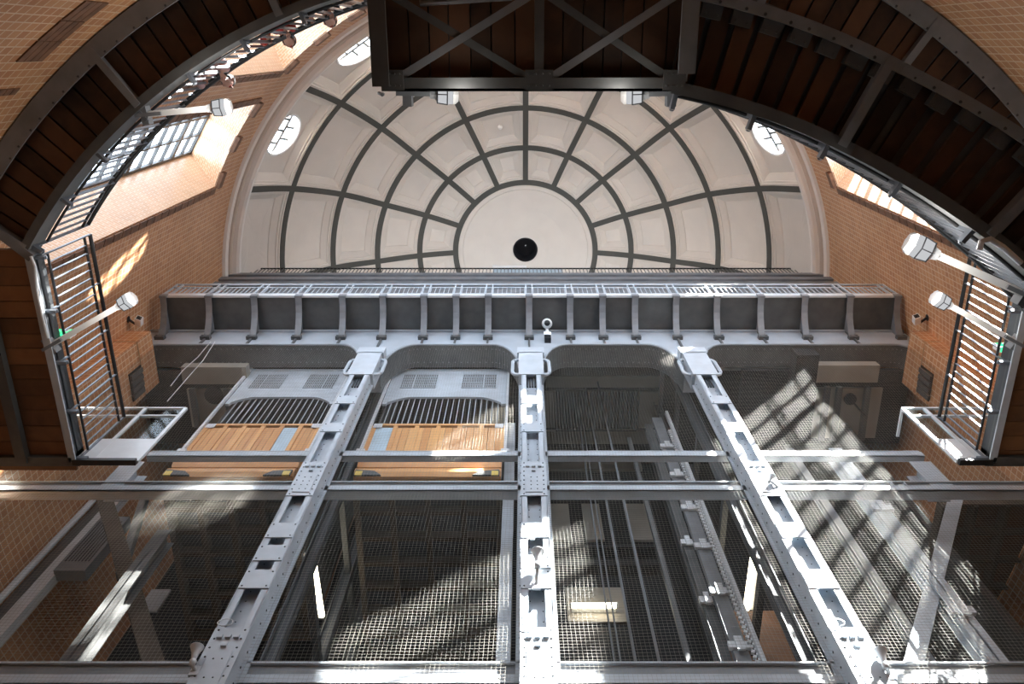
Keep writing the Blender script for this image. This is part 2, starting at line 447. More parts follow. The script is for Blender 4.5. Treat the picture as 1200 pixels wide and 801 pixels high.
for i in range(4):
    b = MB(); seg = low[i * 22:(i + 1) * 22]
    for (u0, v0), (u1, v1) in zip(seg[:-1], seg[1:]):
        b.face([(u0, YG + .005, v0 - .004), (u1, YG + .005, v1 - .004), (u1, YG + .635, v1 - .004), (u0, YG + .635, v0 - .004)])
    b.build('arch_soffit_shade', 'steel_d', g)  # thin dark liner: shade of the arch underside put into its colour
b = MB(); b.bx(-XW, XW, YG - .06, YG + .02, ZG1 - .10, ZG1 - .02); b.build('top_flange', 'girder', g)
b = MB()      # rolled edge along the arches and rivets
for i in range(4):
    seg = low[i * 22:(i + 1) * 22]
    b.tube([(x, YG - .015, z) for x, z in seg], .03, 6)
b.build('arch_edge_angle', 'girder', g)
b = MB()
for i in range(4):
    seg = [Vector((x, 0, z)) for x, z in low[i * 22:(i + 1) * 22]]
    for p, q in zip(seg[:-1], seg[1:]):
        k = max(1, int((q - p).length / .16))
        for s in range(k):
            v = lerp(p, q, s / k)
            for yy in (YG + .12, YG + .5):
                b.dome((v.x, yy, v.z - .002), (0, 0, -1), .022, .014, 5)
b.build('rivets', 'steel_m', g)['kind'] = 'stuff'
# vertical web stiffeners below each bracket, later in the walkway loop
STX = [192.5, 245.3, 298.6, 350.5, 401.8, 449, 497, 534.7, 572.3, 620, 668, 706, 744, 792, 839.8, 891, 942.6, 995.5, 1051]
YWK = at_z(615, 347, ZG1).y                                # outer edge of the walkway
BXS = [at_z(x, 347, ZG1) for x in STX]
b = MB()
for p in BXS[1:-1]:
    za = arch_z(p.x)
    b.bx(p.x - .025, p.x + .025, YG - .05, YG, max(za, ZFOOT + .6), ZG1 - .1)
b.build('web_stiffener', 'steel_d', g)

# ---- walkway cantilevered from the girder
wk = thing('walkway', 'grey steel walkway on curved brackets running along the girder top', 'walkway', (0, YG, ZG1))
x0, x1 = BXS[0].x - .12, BXS[-1].x + .12
b = MB(); b.bx(x0, x1, YWK, YG + .1, ZG1 + .02, ZG1 + .10); b.build('deck_plate', 'steel_d', wk)  # shade under the walkway is put into this dark colour
b = MB(); b.bx(x0, x1, YWK - .03, YWK + .03, ZG1 - .03, ZG1 + .16); b.build('edge_strip', 'galv', wk)
dp = YG - YWK
for p in BXS:
    b = MB(); pr = [(0, .0), (0, .12)] + [(dp * t, .12 + .50 * (t ** 2.2)) for t in (.2, .4, .55, .7, .8, .9, 1.0)] + [(dp, 0)]
    b.prism(pr, -.012, .012, lambda u, v, dd: Vector((p.x + dd, YWK + .02 + u * .98, ZG1 + .02 - v)))
    br = b.build('bracket', 'steel_m', wk)
    fl = MB(); cur = [(0, .12)] + [(dp * t, .12 + .50 * (t ** 2.2)) for t in (.2, .4, .55, .7, .8, .9, .97)]
    for (u0, v0), (u1, v1) in zip(cur[:-1], cur[1:]):
        fl.bar((p.x, YWK + .02 + u0 * .98, ZG1 + .02 - v0), (p.x, YWK + .02 + u1 * .98, ZG1 + .02 - v1), .17, .02)
    fl.bx(p.x - .10, p.x + .10, YWK - .05, YWK + .02, ZG1 - .12, ZG1 + .06)
    fo = fl.build('flange', 'steel_m', wk); fo.parent = br
    ft = MB(); ft.bx(p.x - .13, p.x + .13, YG - .10, YG + .0, ZG1 - .72, ZG1 - .56)
    for s in (-.08, .08): ft.dome((p.x + s, YG - .10, ZG1 - .64), (0, -1, 0), .03, .02)
    ft.build('bracket_foot', 'steel_d', wk)
# railing of the walkway
rl = thing('railing', 'light grey railing with twin posts along the outer edge of the steel walkway', 'railing', (0, YWK, ZG1 + .1))
Zr = at_y(615, 333.5, YWK).z; Zb = ZG1 + .14
for z, nm, r in ((Zr, 'top_rail', .03), (Zr - .30, 'middle_rail', .022), (Zb + .08, 'bottom_rail', .022)):
    b = MB(); b.tube([(x0, YWK, z), (x1, YWK, z)], r, 8); b.build(nm, 'steel', rl)
for p in BXS:
    for s in (-.09, .09):
        b = MB(); b.bar((p.x + s, YWK, ZG1), (p.x + s, YWK, Zr), .035, .05); b.build('post', 'steel', rl)
for p, q in zip(BXS[:-1], BXS[1:]):
    n = max(4, int((q.x - p.x) / .125)); b = MB()
    for k in range(1, n): x = lerp(p.x, q.x, k / n); b.bar((x, YWK, Zb + .08), (x, YWK, Zr - .30), .016, .03)
    b.build('baluster_panel', 'steel', rl)

# ---- tower front wall above the walkway with stepped cornice, roof and sides
ZT = at_y(615, 320, YG).z
b = MB(); b.bx(-XW, XW, YG + .10, YG + .5, ZG1 + .02, ZT - .05); struct(b, 'wall_front', 'steel_m')
st = MB()
ys = [333.0, 330.2, 327.5, 324.8, 322.2, 320]
for k in range(5):
    za, zb = at_y(615, ys[k], YG).z, at_y(615, ys[k + 1], YG).z
    st.bx(-XW, XW, YG + .05 - .0 * k + (.05 if k % 2 else -.07), YG + .5, za, zb)
struct(st, 'trim_24', 'steel_m')
b = MB(); b.bx(-XW, XW, YG + .3, 4.6, ZT - .3, ZT - .1); struct(b, 'roof_slab', 'concrete')
rl = thing('railing', 'thin dark railing on top of the lift tower in front of the dome', 'railing', (0, YG + .2, ZT))
Zt = at_y(615, 314.5, YG + .25).z; xa, xb = at_y(278, 315, YG + .25).x, at_y(955, 315, YG + .25).x; Y = YG + .25
xl, xr_ = at_y(262, 326, Y).x, at_y(972, 326, Y).x
for z, nm in ((Zt, 'top_rail'), (ZT + .12, 'bottom_rail')):
    b = MB(); b.tube([(xl, Y, ZT), (xa, Y, z), (xb, Y, z), (xr_, Y, ZT)], .028, 6); b.build(nm, 'black', rl)
N = 18
for i in range(N):
    b = MB(); xa2, xb2 = lerp(xa, xb, i / N), lerp(xa, xb, (i + 1) / N)
    for k in range(9): x = lerp(xa2, xb2, k / 9); b.bar((x, Y, ZT - .05), (x, Y, Zt), .022, .022)
    b.build('baluster_panel', 'black', rl)
gs = thing('glazed_panel', 'pale blue and white glazed panel standing behind the tower top railing', 'panel', at_y(620, 319, YG + .6))
pa, pb, pc, pd = at_y(577, 322, YG + .6), at_y(660, 322, YG + .6), at_y(577, 311.5, YG + .6), at_y(617, 313, YG + .6)
b = MB(); b.bx(pa.x, pb.x, YG + .6, YG + .68, ZT - .1, at_y(615, 314.6, YG + .6).z); b.build('pane', 'blue', gs)
b = MB(); b.bx(pc.x, pd.x, YG + .58, YG + .70, at_y(615, 313.6, YG + .6).z, at_y(615, 311.2, YG + .6).z); b.build('white_cap', 'white', gs)

# ---- lattice columns
CAP = (413, 439); BATT = [(464, 473), (496, 506), (613, 630), (668, 689.5)]; GUS = [(541.5, 581), (736, 801)]
def zf(y): return at_y(615, y, YF).z
CLAB = ['grey lattice column left of the centre, between the two wooden lift gates', 'sunlit lattice column in the centre carrying a grey horn', 'sunlit lattice column right of the centre beside the empty lift bay']
HWD = .22
for ci, xc in enumerate(XC):
    t = thing('lattice_column', CLAB[ci], 'column', (xc, YF + .2, -1.6), 'lattice columns of the lift tower')
    for sg in (-1, 1):
        b = MB(); xo = xc + sg * HWD; xi = xc + sg * (HWD - .10)
        b.bx(min(xo, xi), max(xo, xi), YF, YF + .02, -1.6, ZFOOT + .3)
        b.bx(xo - .012, xo + .012, YF, YF + .42, -1.6, ZFOOT + .3)
        b.bx(min(xo, xi), max(xo, xi), YF + .40, YF + .42, -1.6, ZFOOT + .3)
        ch = b.build('channel', 'steel', t)
        # outer angle along the flank, with rivets
        b = MB(); xq = xo + sg * .012
        b.bx(min(xq, xq + sg * .06), max(xq, xq + sg * .06), YF + .30, YF + .33, 6, ZFOOT); b.build('flank_angle', 'steel', t)
        b = MB(); z = 7.5
        while z < 19: b.dome((xq, YF + .20, z), (sg, 0, 0), .018, .012, 5); z += .28
        b.build('rivets', 'rivet', t)
    b = MB(); b.bx(xc - HWD + .02, xc + HWD - .02, YF + .14, YF + .16, -1.6, ZFOOT + .3); wb = b.build('web_plate', 'steel', t)
    rv = MB(); z = 7.6
    while z < 19.3:
        for s in (-.09, .09): rv.dome((xc + s, YF + .14, z), (0, -1, 0), .012, .01, 5)
        z += .22
    rv = rv.build('rivets', 'rivet', t)
    bl = BATT + ([(639, 657)] if ci == 0 else []) + ([(651, 666)] if ci == 1 else [])
    for ya, yb in bl + GUS:
        za, zb = zf(yb), zf(ya); gus = (ya, yb) in GUS
        if yb == 801: za = zf(860)
        b = MB(); b.bx(xc - HWD - (.012 if gus else 0), xc + HWD + (.012 if gus else 0), YF - .016, YF + .002, za, zb)
        if gus:
            b.bx(xc - HWD + .07, xc + HWD - .07, YF - .03, YF - .014, za + .10, zb - .45)
            for s in (-.11, 0, .11): b.bx(xc + s - .035, xc + s + .035, YF - .05, YF - .012, zb - .22, zb - .16)
            b.bx(xc - .035, xc + .035, YF - .05, YF - .012, zb - .38, zb - .32)
        pl = b.build('gusset_plate' if gus else 'batten_plate', 'steel', t)
        rv = MB(); k = max(2, int((zb - za) / .15))
        for i in range(k):
            z = lerp(za + .05, zb - .05, i / (k - 1))
            for s in (-1, 1): rv.dome((xc + s * (HWD - .045), YF - .016, z), (0, -1, 0), .016, .012, 5)
        if gus:
            for i in range(4):
                for s in (-.05, .06): rv.dome((xc + s, YF - .03, lerp(za + .2, zb - .6, i / 3)), (0, -1, 0), .013, .01, 5)
        ro = rv.build('rivets', 'rivet', t); ro.parent = pl
    # capital: wide gusset with side hoops and bolts below it
    za, zb = zf(CAP[1]), zf(CAP[0])
    b = MB(); b.bx(xc - .30, xc + .30, YF - .02, YF + .02, za, zb); b.bx(xc - .34, xc + .34, YF - .02, YG, zb - .05, zb + .35); cp = b.build('capital_plate', 'steel', t)
    b = MB(); b.bx(xc - .30, xc + .30, YF + .02, YF + .42, za + .1, zb + .3); b.build('capital_block', 'steel', t)
    for sg in (-1, 1):
        b = MB(); pts = []
        for k in range(13):
            a = -pi / 2 + pi * k / 12; pts.append((xc + sg * (.33 + .12 * math.cos(a)), YF + .1, lerp(za, zb, .5) + (.28 if math.sin(a) > 0 else -.28) + .20 * math.sin(a)))
        b.tube([(xc + sg * .28, YF + .1, pts[0][2])] + pts + [(xc + sg * .28, YF + .1, pts[-1][2])], .045, 6); b.build('side_hoop', 'steel', t)
    b = MB()
    for s in (-.09, -.03, .03, .09): b.tube([(xc + s, YF + .12, za - .45), (xc + s, YF + .12, za + .05)], .022, 6)
    b.build('anchor_bolt', 'rivet', t)
    # wire loop near the gusset tops
    b = MB(); zl = zf(GUS[1][0]) + .05; b.tube([(xc - .12 + .10 * math.cos(2 * pi * k / 14), YF - .06, zl + .07 * math.sin(2 * pi * k / 14)) for k in range(14)], .008, 5, closed=True)
    b.build('wire_loop', 'galv', t)

# ---- cross beams between the columns
def cross_beam(xa, xb, yt, yl, yb, yu, Yb, label, stiff=()):
    """front web yt..yl (recessed), bottom flange edge yl..yb, underside to yu"""
    z1, zl, z0 = at_y(615, yt, Yb).z, at_y(615, yl, Yb).z, at_y(615, yb, Yb).z
    yd = at_z(615, yu, z0).y
    t = thing('cross_beam', label, 'beam', ((xa + xb) / 2, Yb, z0), 'cross beams between the lattice columns')
    b = MB(); b.bx(xa, xb, Yb, yd, z0, z0 + .02); b.bx(xa, xb, Yb, Yb + .03, z0, zl); b.build('bottom_flange', 'steel', t)
    b = MB(); b.bx(xa, xb, Yb + .06, yd, z0 + .02, z1); b.build('web', 'steel_m', t)
    b = MB(); b.bx(xa, xb, Yb + .02, yd, z1, z1 + .03); b.build('top_flange', 'steel', t)
    for x in stiff:
        b = MB(); b.bx(x - .012, x + .012, Yb + .01, Yb + .06, z0 + .02, z1); b.build('stiffener', 'steel', t)
    return t
B4 = ['between the left wall and the left lattice column', 'between the left and centre lattice columns', 'between the centre and right lattice columns', 'between the right lattice column and the right wall']
YB = -0.90
xl170, xr1085 = at_y(172, 533, YB).x, at_y(1083, 533, YB).x
for i in range(4):
    a = EDGES[i] + (HWD if i else 0.02); b_ = EDGES[i + 1] - (HWD if i < 3 else 0.02)
    cross_beam(max(a, xl170), min(b_, xr1085), 527.5, 529, 534, 541, YB, 'slim upper cross beam ' + B4[i])
    stf = [at_y(1050, 570, YB).x, at_y(1065, 570, YB).x] if i == 3 else []
    cross_beam(a, b_, 563, 568.5, 574, 585.5, YB, 'middle cross beam ' + B4[i], stf)
    cross_beam(a, b_, 775, 789.5, 801, 830, YB - .02, 'broad lowest cross beam ' + B4[i])

# ---- safety nets
YN = YF + .19
NL = ['knotted safety net stretched across the lift bay beside the left wall', 'safety net stretched across the bay in front of the second wooden gate', 'safety net across the dark empty bay right of the centre column', 'sunlit safety net across the bay beside the right wall']
ZN0 = 6.6; SP = .060
for i in range(4):
    a = EDGES[i] + (HWD + .01 if i else .06); e = EDGES[i + 1] - (HWD + .01 if i < 3 else .06)
    b = MB(); ph = random.random() * 6
    def sag(x, z): return .05 * math.sin((x - a) / (e - a) * pi) * (math.sin(z * .9 + ph) + .6 * math.sin(z * 2.3 + x))
    def wob(x, z): q = min(x - a, e - x); return .03 * math.sin(z * 2.1 + ph) * math.exp(-q * 1.5) * min(1, q * 3)
    def cord(pts, horiz):
        N = len(pts); r = .0016; vs = []; fs = []
        for x, z in pts:
            y = YN + sag(x, z); x2 = x + wob(x, z)
            for k in range(3):
                c_, s_ = r * math.cos(k * 2.094), r * math.sin(k * 2.094)
                vs.append((x2, y + c_, z + s_) if horiz else (x2 + s_, y + c_, z))
        for q in range(N - 1):
            for k in range(3): l = (k + 1) % 3; fs.append((q * 3 + k, q * 3 + l, q * 3 + 3 + l, q * 3 + 3 + k))
        b.add(vs, fs)
    n = int((e - a) / SP)
    for k in range(n + 1):
        x = lerp(a, e, k / n); zt = arch_z(min(max(x, EDGES[i] + .301 if i else x), EDGES[i + 1] - .301 if i < 3 else x)) - .03
        m = 20; cord([(x, lerp(ZN0, zt, q / m)) for q in range(m + 1)], False)
    z = ZN0
    while z < ZG0 - .05:
        l, r = a, e
        if z > ZFOOT:
            while l < e and arch_z(max(l, EDGES[i] + (.301 if i else .001))) < z: l += .04
            while r > l and arch_z(min(r, EDGES[i + 1] - (.301 if i < 3 else .001))) < z: r -= .04
        if r - l > .2: cord([(lerp(l, r, q / 12), z) for q in range(13)], True)
        z += SP
    tag(b.build('safety_net', 'net'), NL[i], 'net')

# ================================================================== TILED PIERS beside the girder
for sg, nm in ((-1, 'left'), (1, 'right')):
    xp = sg * 9.97 + .1; y0, y1 = -1.46, 0.0; zt = 20.07; zg = 19.26
    xo = sg * 10.7
    b = MB()
    def V(x, y, z): return Vector((x, y, z))
    for za, zb, e in ((-1.6, zg - .03, 0), (zg + .03, zt, 0), (zg - .03, zg + .03, .05)):
        X = xp + sg * e; Y0 = y0 + e
        q = [V(X, Y0, za), V(X, y1, za), V(X, y1, zb), V(X, Y0, zb)]; u = [(Y0, za), (y1, za), (y1, zb), (Y0, zb)]
        b.face(q if sg < 0 else q[::-1], u if sg < 0 else u[::-1])
        q = [V(xo, Y0, za), V(X, Y0, za), V(X, Y0, zb), V(xo, Y0, zb)]; u = [(xo, za), (X, za), (X, zb), (xo, zb)]
        b.face(q if sg < 0 else q[::-1], u if sg < 0 else u[::-1])
        q = [V(X, y1, za), V(xo, y1, za), V(xo, y1, zb), V(X, y1, zb)]
        b.face(q if sg < 0 else q[::-1], u)
        b.face([V(X, Y0, zb), V(X, y1, zb), V(xo, y1, zb), V(xo, Y0, zb)], [(0, 0)] * 4)
        b.face([V(X, Y0, za), V(X, y1, za), V(xo, y1, za), V(xo, Y0, za)], [(0, 0)] * 4)
    struct(b, 'wall_pier_' + nm, 'tile', uv=True)
    v = thing('wall_vent', 'dark slotted vent in the tiled pier at the %s end of the girder' % nm, 'vent', (xp, -.55, 18.9), 'slotted vents in the piers')
    b = MB(); b.bx(xp - .01, xp - sg * .03, -.85, -.12, 18.55, 19.2); b.build('back_plate', 'black', v)
    for k in range(4):
        b = MB(); y = -.80 + k * .17; b.box((xp - sg * .05, y + .06, 18.87 - k * .02), (.06, .12, .62)); b.build('slat', 'steel_d', v)

# CCTV cameras
def aim(fwd):
    fwd = Vector(fwd).normalized(); return fwd.to_track_quat('-Z', 'Y').to_matrix()
for (x, y, lab, sg) in ((163, 376, 'white box security camera on the left tiled wall above the pier', -1), (1074, 374, 'white box security camera on the right tiled wall above the pier', 1)):
    p = at_r(x, y, RW - .28); nrm = Vector((p.x, p.y, 0)).normalized(); w = p + nrm * .27
    t = thing('security_camera', lab, 'camera', p)
    fw = Vector((-sg * .35, -.8, -.5)).normalized(); m = aim(fw)
    b = MB(); b.box(p, (.16, .15, .28), m); b.build('housing', 'white', t)
    b = MB(); b.box(p + fw * .142, (.12, .11, .01), m); b.tube([p + fw * .14, p + fw * .17], .04, 10); b.build('lens', 'black', t)
    b = MB(); b.tube([p - fw * .1, p - fw * .16 + nrm * .1, w], .035, 8); b.lathe([(.001, 0), (.09, 0), (.09, .06), (.001, .06)], w, nrm.to_track_quat('Z', 'Y').to_matrix(), 12); b.build('wall_bracket', 'black', t)
p = at_y(641, 379, YG - .25)
t = thing('security_camera', 'white dome security camera on the girder beside the centre column', 'camera', p)
b = MB(); b.lathe([(.001, .15)] + [(.15 * math.sin(pi * k / 10), .15 * math.cos(pi * k / 10)) for k in range(1, 10)] + [(.001, -.15)], p, n=16); b.build('housing', 'white', t, True)
q = Vector((.02, -.45, -.9)).normalized(); b = MB(); b.dome(p + q * .125, q, .085, .05, 12); b.build('lens', 'black', t, True)
b = MB(); b.tube([p + Vector((0, .1, .02)), p + Vector((0, .17, -.1)), p + Vector((0, .2, -.5))], .05, 8); b.bx(p.x - .10, p.x + .10, p.y + .10, YG - .005, p.z - .62, p.z - .38); b.build('wall_bracket', 'white', t)
b = MB(); b.bx(p.x - .085, p.x + .085, p.y + .10, YG - .005, p.z - .90, p.z - .64); b.build('junction_box', 'black', t)

# ================================================================== GALLERIES AND STAIRS
ZU = 12.2; RU0, RU1 = 9.55, 10.58
def ring_deck(name, label, cat, r0, r1, a0, a1, zfun, beams, group=None, board=.30, mids=(), brackets=False, oh=.36, ow=.26, mat='woods', fill=.93):
    am = (a0 + a1) / 2
    t = thing(name, label, cat, pol((r0 + r1) / 2, am, zfun(am)), group)
    n = int(R_(a1 - a0) * r1 / board); bm = MB()
    for k in range(n):
        q0, q1 = lerp(a0, a1, (k + .05) / n), lerp(a0, a1, (k + fill) / n); dz = random.uniform(0, .015)
        z = zfun((q0 + q1) / 2) + .16 + dz
        vs = [pol(r, q, z + h) for h in (0, .05) for r, q in ((r0 + .04, q0), (r1 - .04, q0), (r1 - .04, q1), (r0 + .04, q1))]
        bm.add(vs, [(0, 1, 2, 3), (7, 6, 5, 4), (0, 4, 5, 1), (1, 5, 6, 2), (2, 6, 7, 3), (3, 7, 4, 0)])
    bm.build('deck_boards', mat, t)
    m = max(8, int((a1 - a0) / 1.5))
    def strip(name, r, pr, mt):
        pts = []; fr = []
        for k in range(m + 1):
            q = lerp(a0, a1, k / m); pts.append(pol(r, q, zfun(q))); fr.append((pol(1, q), Vector((0, 0, 1))))
        b = MB(); b.sweep(pts, pr, fr); return b.build(name, mt, t)
    strip('top_plate', (r0 + r1) / 2, [(-(r1 - r0) / 2, .24), ((r1 - r0) / 2, .24), ((r1 - r0) / 2, .27), (-(r1 - r0) / 2, .27)], 'steel_d')
    strip('inner_stringer', r0, [(-.05, 0), (.08, 0), (.08, .03), (.0, .03), (.0, .42), (-.05, .42)], 'steel_d')
    strip('outer_stringer', r1, [(-ow, 0), (0, 0), (0, .34), (-.03, .34), (-.03, .03), (-ow, .03)], 'steel_m')
    b = MB(); k = 0; q = a0 + .5
    while q < a1:
        for dr in (-ow + .03,): b.dome(pol(r1 + dr, q, zfun(q)), (0, 0, -1), .02, .015, 5)
        q += 1.3 + (.5 if k % 2 else 0); k += 1
    b.build('rivets', 'rivet', t)
    for q in beams:
        b = MB(); b.bar(pol(r0, q, zfun(q) + .045), pol(r1 - .05, q, zfun(q) + .045), .11, .12); b.build('cross_beam', 'steel_m', t)
    if brackets:
        q = a0 + 1.5
        while q < a1:
            b = MB(); z = zfun(q); b.bar(pol(r1 - ow - .14, q, z + .10), pol(r1 - ow + .05, q, z + .10), .22, .1)
            b.dome(pol(r1 - ow - .10, q - .4, z + .05), (0, 0, -1), .015, .012, 5); b.dome(pol(r1 - ow - .10, q + .4, z + .05), (0, 0, -1), .015, .012, 5)
            b.build('tread_bracket', 'steel_d', t); q += 2.1
    return t
def railing(label, pts, zb, h, posts, per=6, group=None, outward=None, depth=.42, base=-.04):
    """pts polyline (x,y,z): deck soffit edge, posts bolted to the stringer face; h above soffit"""
    t = thing('stair_railing', label, 'railing', Vector(pts[len(pts) // 2]), group)
    pts = [Vector(p) for p in pts]
    cum = [0]
    for p, q in zip(pts[:-1], pts[1:]): cum.append(cum[-1] + (q - p).length)
    L = cum[-1]
    def P(s):
        s = min(max(s, 0), L)
        for i in range(len(pts) - 1):
            if s <= cum[i + 1] + 1e-9: return pts[i].lerp(pts[i + 1], (s - cum[i]) / (cum[i + 1] - cum[i]))
        return pts[-1]
    n = max(2, int(L / .12)); line = [P(L * k / n) for k in range(n + 1)]
    Z = Vector((0, 0, 1))
    for nm, zz, r in (('handrail', h, .035), ('upper_rail', h - .20, .024), ('lower_rail', zb, .022)):
        b = MB(); b.tube([p + Z * zz for p in line], r, 8); b.build(nm, 'rail_k', t)
    N = max(1, round(L / posts)); 
    for k in range(N + 1):
        p = P(L * k / N); d = (P(L * k / N + .05) - P(L * k / N - .05)).normalized(); o = outward(p) if outward else Vector((-p.x, -p.y, 0)).normalized()
        b = MB(); b.bar(p + Z * .05, p + Z * h, .045, .02, d); po = b.build('post', 'baluster', t)
        b = MB(); b.bar(p - o * .05 + Z * .10, p + o * .14 + Z * .10, .05, .09); b.dome(p + o * .145 + Z * .1, o, .03, .02); fo = b.build('post_bracket', 'baluster', t)
        fo.parent = po
        if k < N:
            b = MB()
            for j in range(1, per):
                q = P(L * (k + j / per) / N); b.bar(q + Z * zb, q + Z * (h - .20), .035, .014, d)
            b.build('baluster_panel', 'baluster', t)
    return t
UP_BEAMS = [-54.3, -36.5, -21.5, -8, 6, 19.5, 33, 46.5, 54.3]
zflat = lambda a: ZU
ring_deck('gallery', 'upper curved timber gallery on steel stringers hugging the tiled wall', 'gallery', RU0, RU1, -54.7, 54.7, zflat, UP_BEAMS)
inn = lambda p: Vector((-p.x, -p.y, 0)).normalized()
railing('black and grey balustrade along the inner edge of the upper curved gallery', [pol(RU0 - .07, a, ZU) for a in [x * 1.5 for x in range(-36, 37)]], .46, 1.75, .95, 6, outward=inn)

# side landings
pk, pc2 = at_z(33, 302, ZU), at_z(85, 542, ZU)
XL = (pk.x + pc2.x) / 2; YL0, YL1 = pk.y, pc2.y
for sg, nm in ((-1, 'left'), (1, 'right')):
    x_in = XL if sg < 0 else -XL + .12
    t = thing('side_landing', 'timber-boarded side landing on the %s between curved gallery and lift tower' % nm, 'landing', (x_in, (YL0 + YL1) / 2, ZU), 'side landings')
    b = MB(); y = YL0 - .1; 
    while y < YL1 - .05:
        w = random.uniform(.24, .3); xo = math.copysign(math.sqrt((RW - .02)**2 - y * y), sg); b.bx(x_in + sg * .02, xo - sg * .1, y, y + w - .012, ZU + .10 + random.uniform(0, .012), ZU + .16); y += w
    b.build('deck_boards', 'woodl', t)
    b = MB(); b.bx(x_in, sg * 10.3, YL0 - .1, YL1, ZU + .18, ZU + .22); b.build('top_plate', 'steel_d', t)
    b = MB(); b.bx(x_in - sg * .06, x_in + sg * .06, YL0 - .05, YL1, ZU, ZU + .03); b.build('stringer_flange', 'steel', t)
    b = MB(); b.bx(x_in + sg * .0, x_in + sg * .03, YL0 - .05, YL1, ZU + .03, ZU + .40); b.build('inner_stringer', 'rivet', t)
    b = MB(); b.bx(x_in, sg * 10.4, YL1 - .10, YL1, ZU, ZU + .40); b.bx(x_in - sg * .05, sg * 10.4, YL1 + .05, YL1 + .12, ZU + .1, ZU + .34); b.build('end_beam', 'steel_d', t)
    b = MB(); a0 = Vector((x_in - sg * .05, YL0, ZU + .05)); a1 = Vector((sg * 9.9, YL0 - .35 - 1.7, ZU + .05)); b.bar(a0, a1 * 1.0, .14, .14); b.build('cross_beam', 'steel_m', t)
    pb = at_z(12, 480, ZU); xb = -abs(pb.x) if sg < 0 else abs(pb.x)
    b = MB(); b.bx(xb - .09, xb + .09, YL0 + .7, YL1, ZU - .04, ZU + .09); b.build('outer_stringer', 'steel_d', t)
    railing('black and grey balustrade on the inner edge of the %s side landing' % nm, [(x_in - sg * .07, YL0 + .02, ZU), (x_in - sg * .07, YL1 - .03, ZU)], .40, 1.75, .92, 6, outward=lambda p, s=sg: Vector((-s, 0, 0)), group='side landing balustrades')
    # cross barrier: sheet metal kick panel with glazed upper half
    qb = at_y(160, 543, YL1) if sg < 0 else at_y(1156, 543, YL1); qt = at_y(217, 478, YL1) if sg < 0 else at_y(1030, 478, YL1)
    xe = (qb.x + qt.x) / 2; zk = at_y(615, 515, YL1).z; zm = at_y(615, 487.5, YL1).z; zt = at_y(615, 478.5, YL1).z; zb = at_y(615, 541, YL1).z
    t = thing('barrier', 'grey sheet-metal and glass barrier at the tower end of the %s side landing' % nm, 'barrier', ((x_in + xe) / 2, YL1, zb), 'side landing barriers')
    xa, xb2 = min(x_in, xe), max(x_in, xe)
    b = MB(); b.bx(xa, xb2, YL1 - .02, YL1 + .02, zb + .03, zk); b.build('kick_panel', 'galv', t)
    b = MB(); b.bx(xa, xb2, YL1 - .06, YL1 + .04, zb - .05, zb + .03); b.build('sill_rail', 'black', t)
    b = MB(); b.bx(xa, xb2, YL1 - .008, YL1 + .008, zk, zt); b.build('glass_pane', 'screen', t)
    x_far = sg * (abs(x_in) + 1.0)
    for zz in (zt, zm):
        b = MB(); b.bar((x_far, YL1, zz), (xe, YL1, zz), .05, .04); b.build('rail', 'galv', t)
    for xx in (xe, lerp(x_in, xe, .28) if sg < 0 else lerp(x_in, xe, .28)):
        b = MB(); b.bar((xx, YL1, zb), (xx, YL1, zt), .06, .05, (0, 1, 0)); b.build('post', 'galv', t)
    if sg > 0: b = MB(); b.bar((xe, YL1, zt), (xe, YL1 + .6, zt), .05, .04); b.build('return_rail', 'galv', t)

# lower flight on the right and the centre landing
ZC = 9.1
def zlow(a): return ZC if a < 26 else ZC - (a - 26) * .058
ring_deck('stair_flight', 'lower curved timber stair flight descending to the right under the gallery', 'staircase', 8.2, 9.22, 10.5, 66, zlow, [24.5, 36.5, 48.5, 60], board=.27, brackets=True, oh=.3, ow=.12, fill=.80)
railing('black balustrade along the inner edge of the lower stair flight', [pol(8.13, a, zlow(a)) for a in [11 + 1.2 * k for k in range(46)]], .36, 1.55, .95, 7, outward=inn)
xl_, xr2 = at_z(447, 100, ZC).x, at_z(803, 100, ZC).x; yf = at_z(620, 107, ZC).y
t = thing('centre_landing', 'rectangular timber stair landing with X-braced steel frame directly overhead', 'landing', ((xl_ + xr2) / 2, yf - 1, ZC))
YBK = yf - 1.75
b = MB(); x = xl_ + .03
while x < xr2 - .1:
    w = random.uniform(.20, .27); b.bx(x, min(x + w - .015, xr2), YBK, yf - .02, ZC + .26 + random.uniform(0, .015), ZC + .31); x += w
b.build('deck_boards', 'woods', t)
b = MB(); b.bx(xl_, xr2, YBK, yf, ZC + .33, ZC + .36); b.build('top_plate', 'steel_d', t)
b = MB(); b.bx(xl_, xr2, yf - .14, yf, ZC, ZC + .03); b.bx(xl_, xr2, yf - .03, yf, ZC, ZC + .36); b.build('front_beam', 'steel_d', t)
b = MB(); b.bx(xl_, xr2, YBK - .1, YBK, ZC, ZC + .36); b.build('back_beam', 'steel_d', t)
for x in (xl_, xr2):
    b = MB(); b.bx(x - .09, x + .09, YBK - .1, yf - .0 - (.18 if x > 0 else .05), ZC - .05, ZC + .0); b.bx(x - .02, x + .02, YBK, yf - .1, ZC, ZC + .36); b.build('end_beam', 'steel_m' if x > 0 else 'steel_d', t)
xm = at_z(632, 60, ZC).x
b = MB(); b.bx(xm - .05, xm + .05, YBK, yf - .05, ZC + .05, ZC + .14); b.build('middle_beam', 'steel_d', t)
yb2 = at_z(620, -8, ZC).y
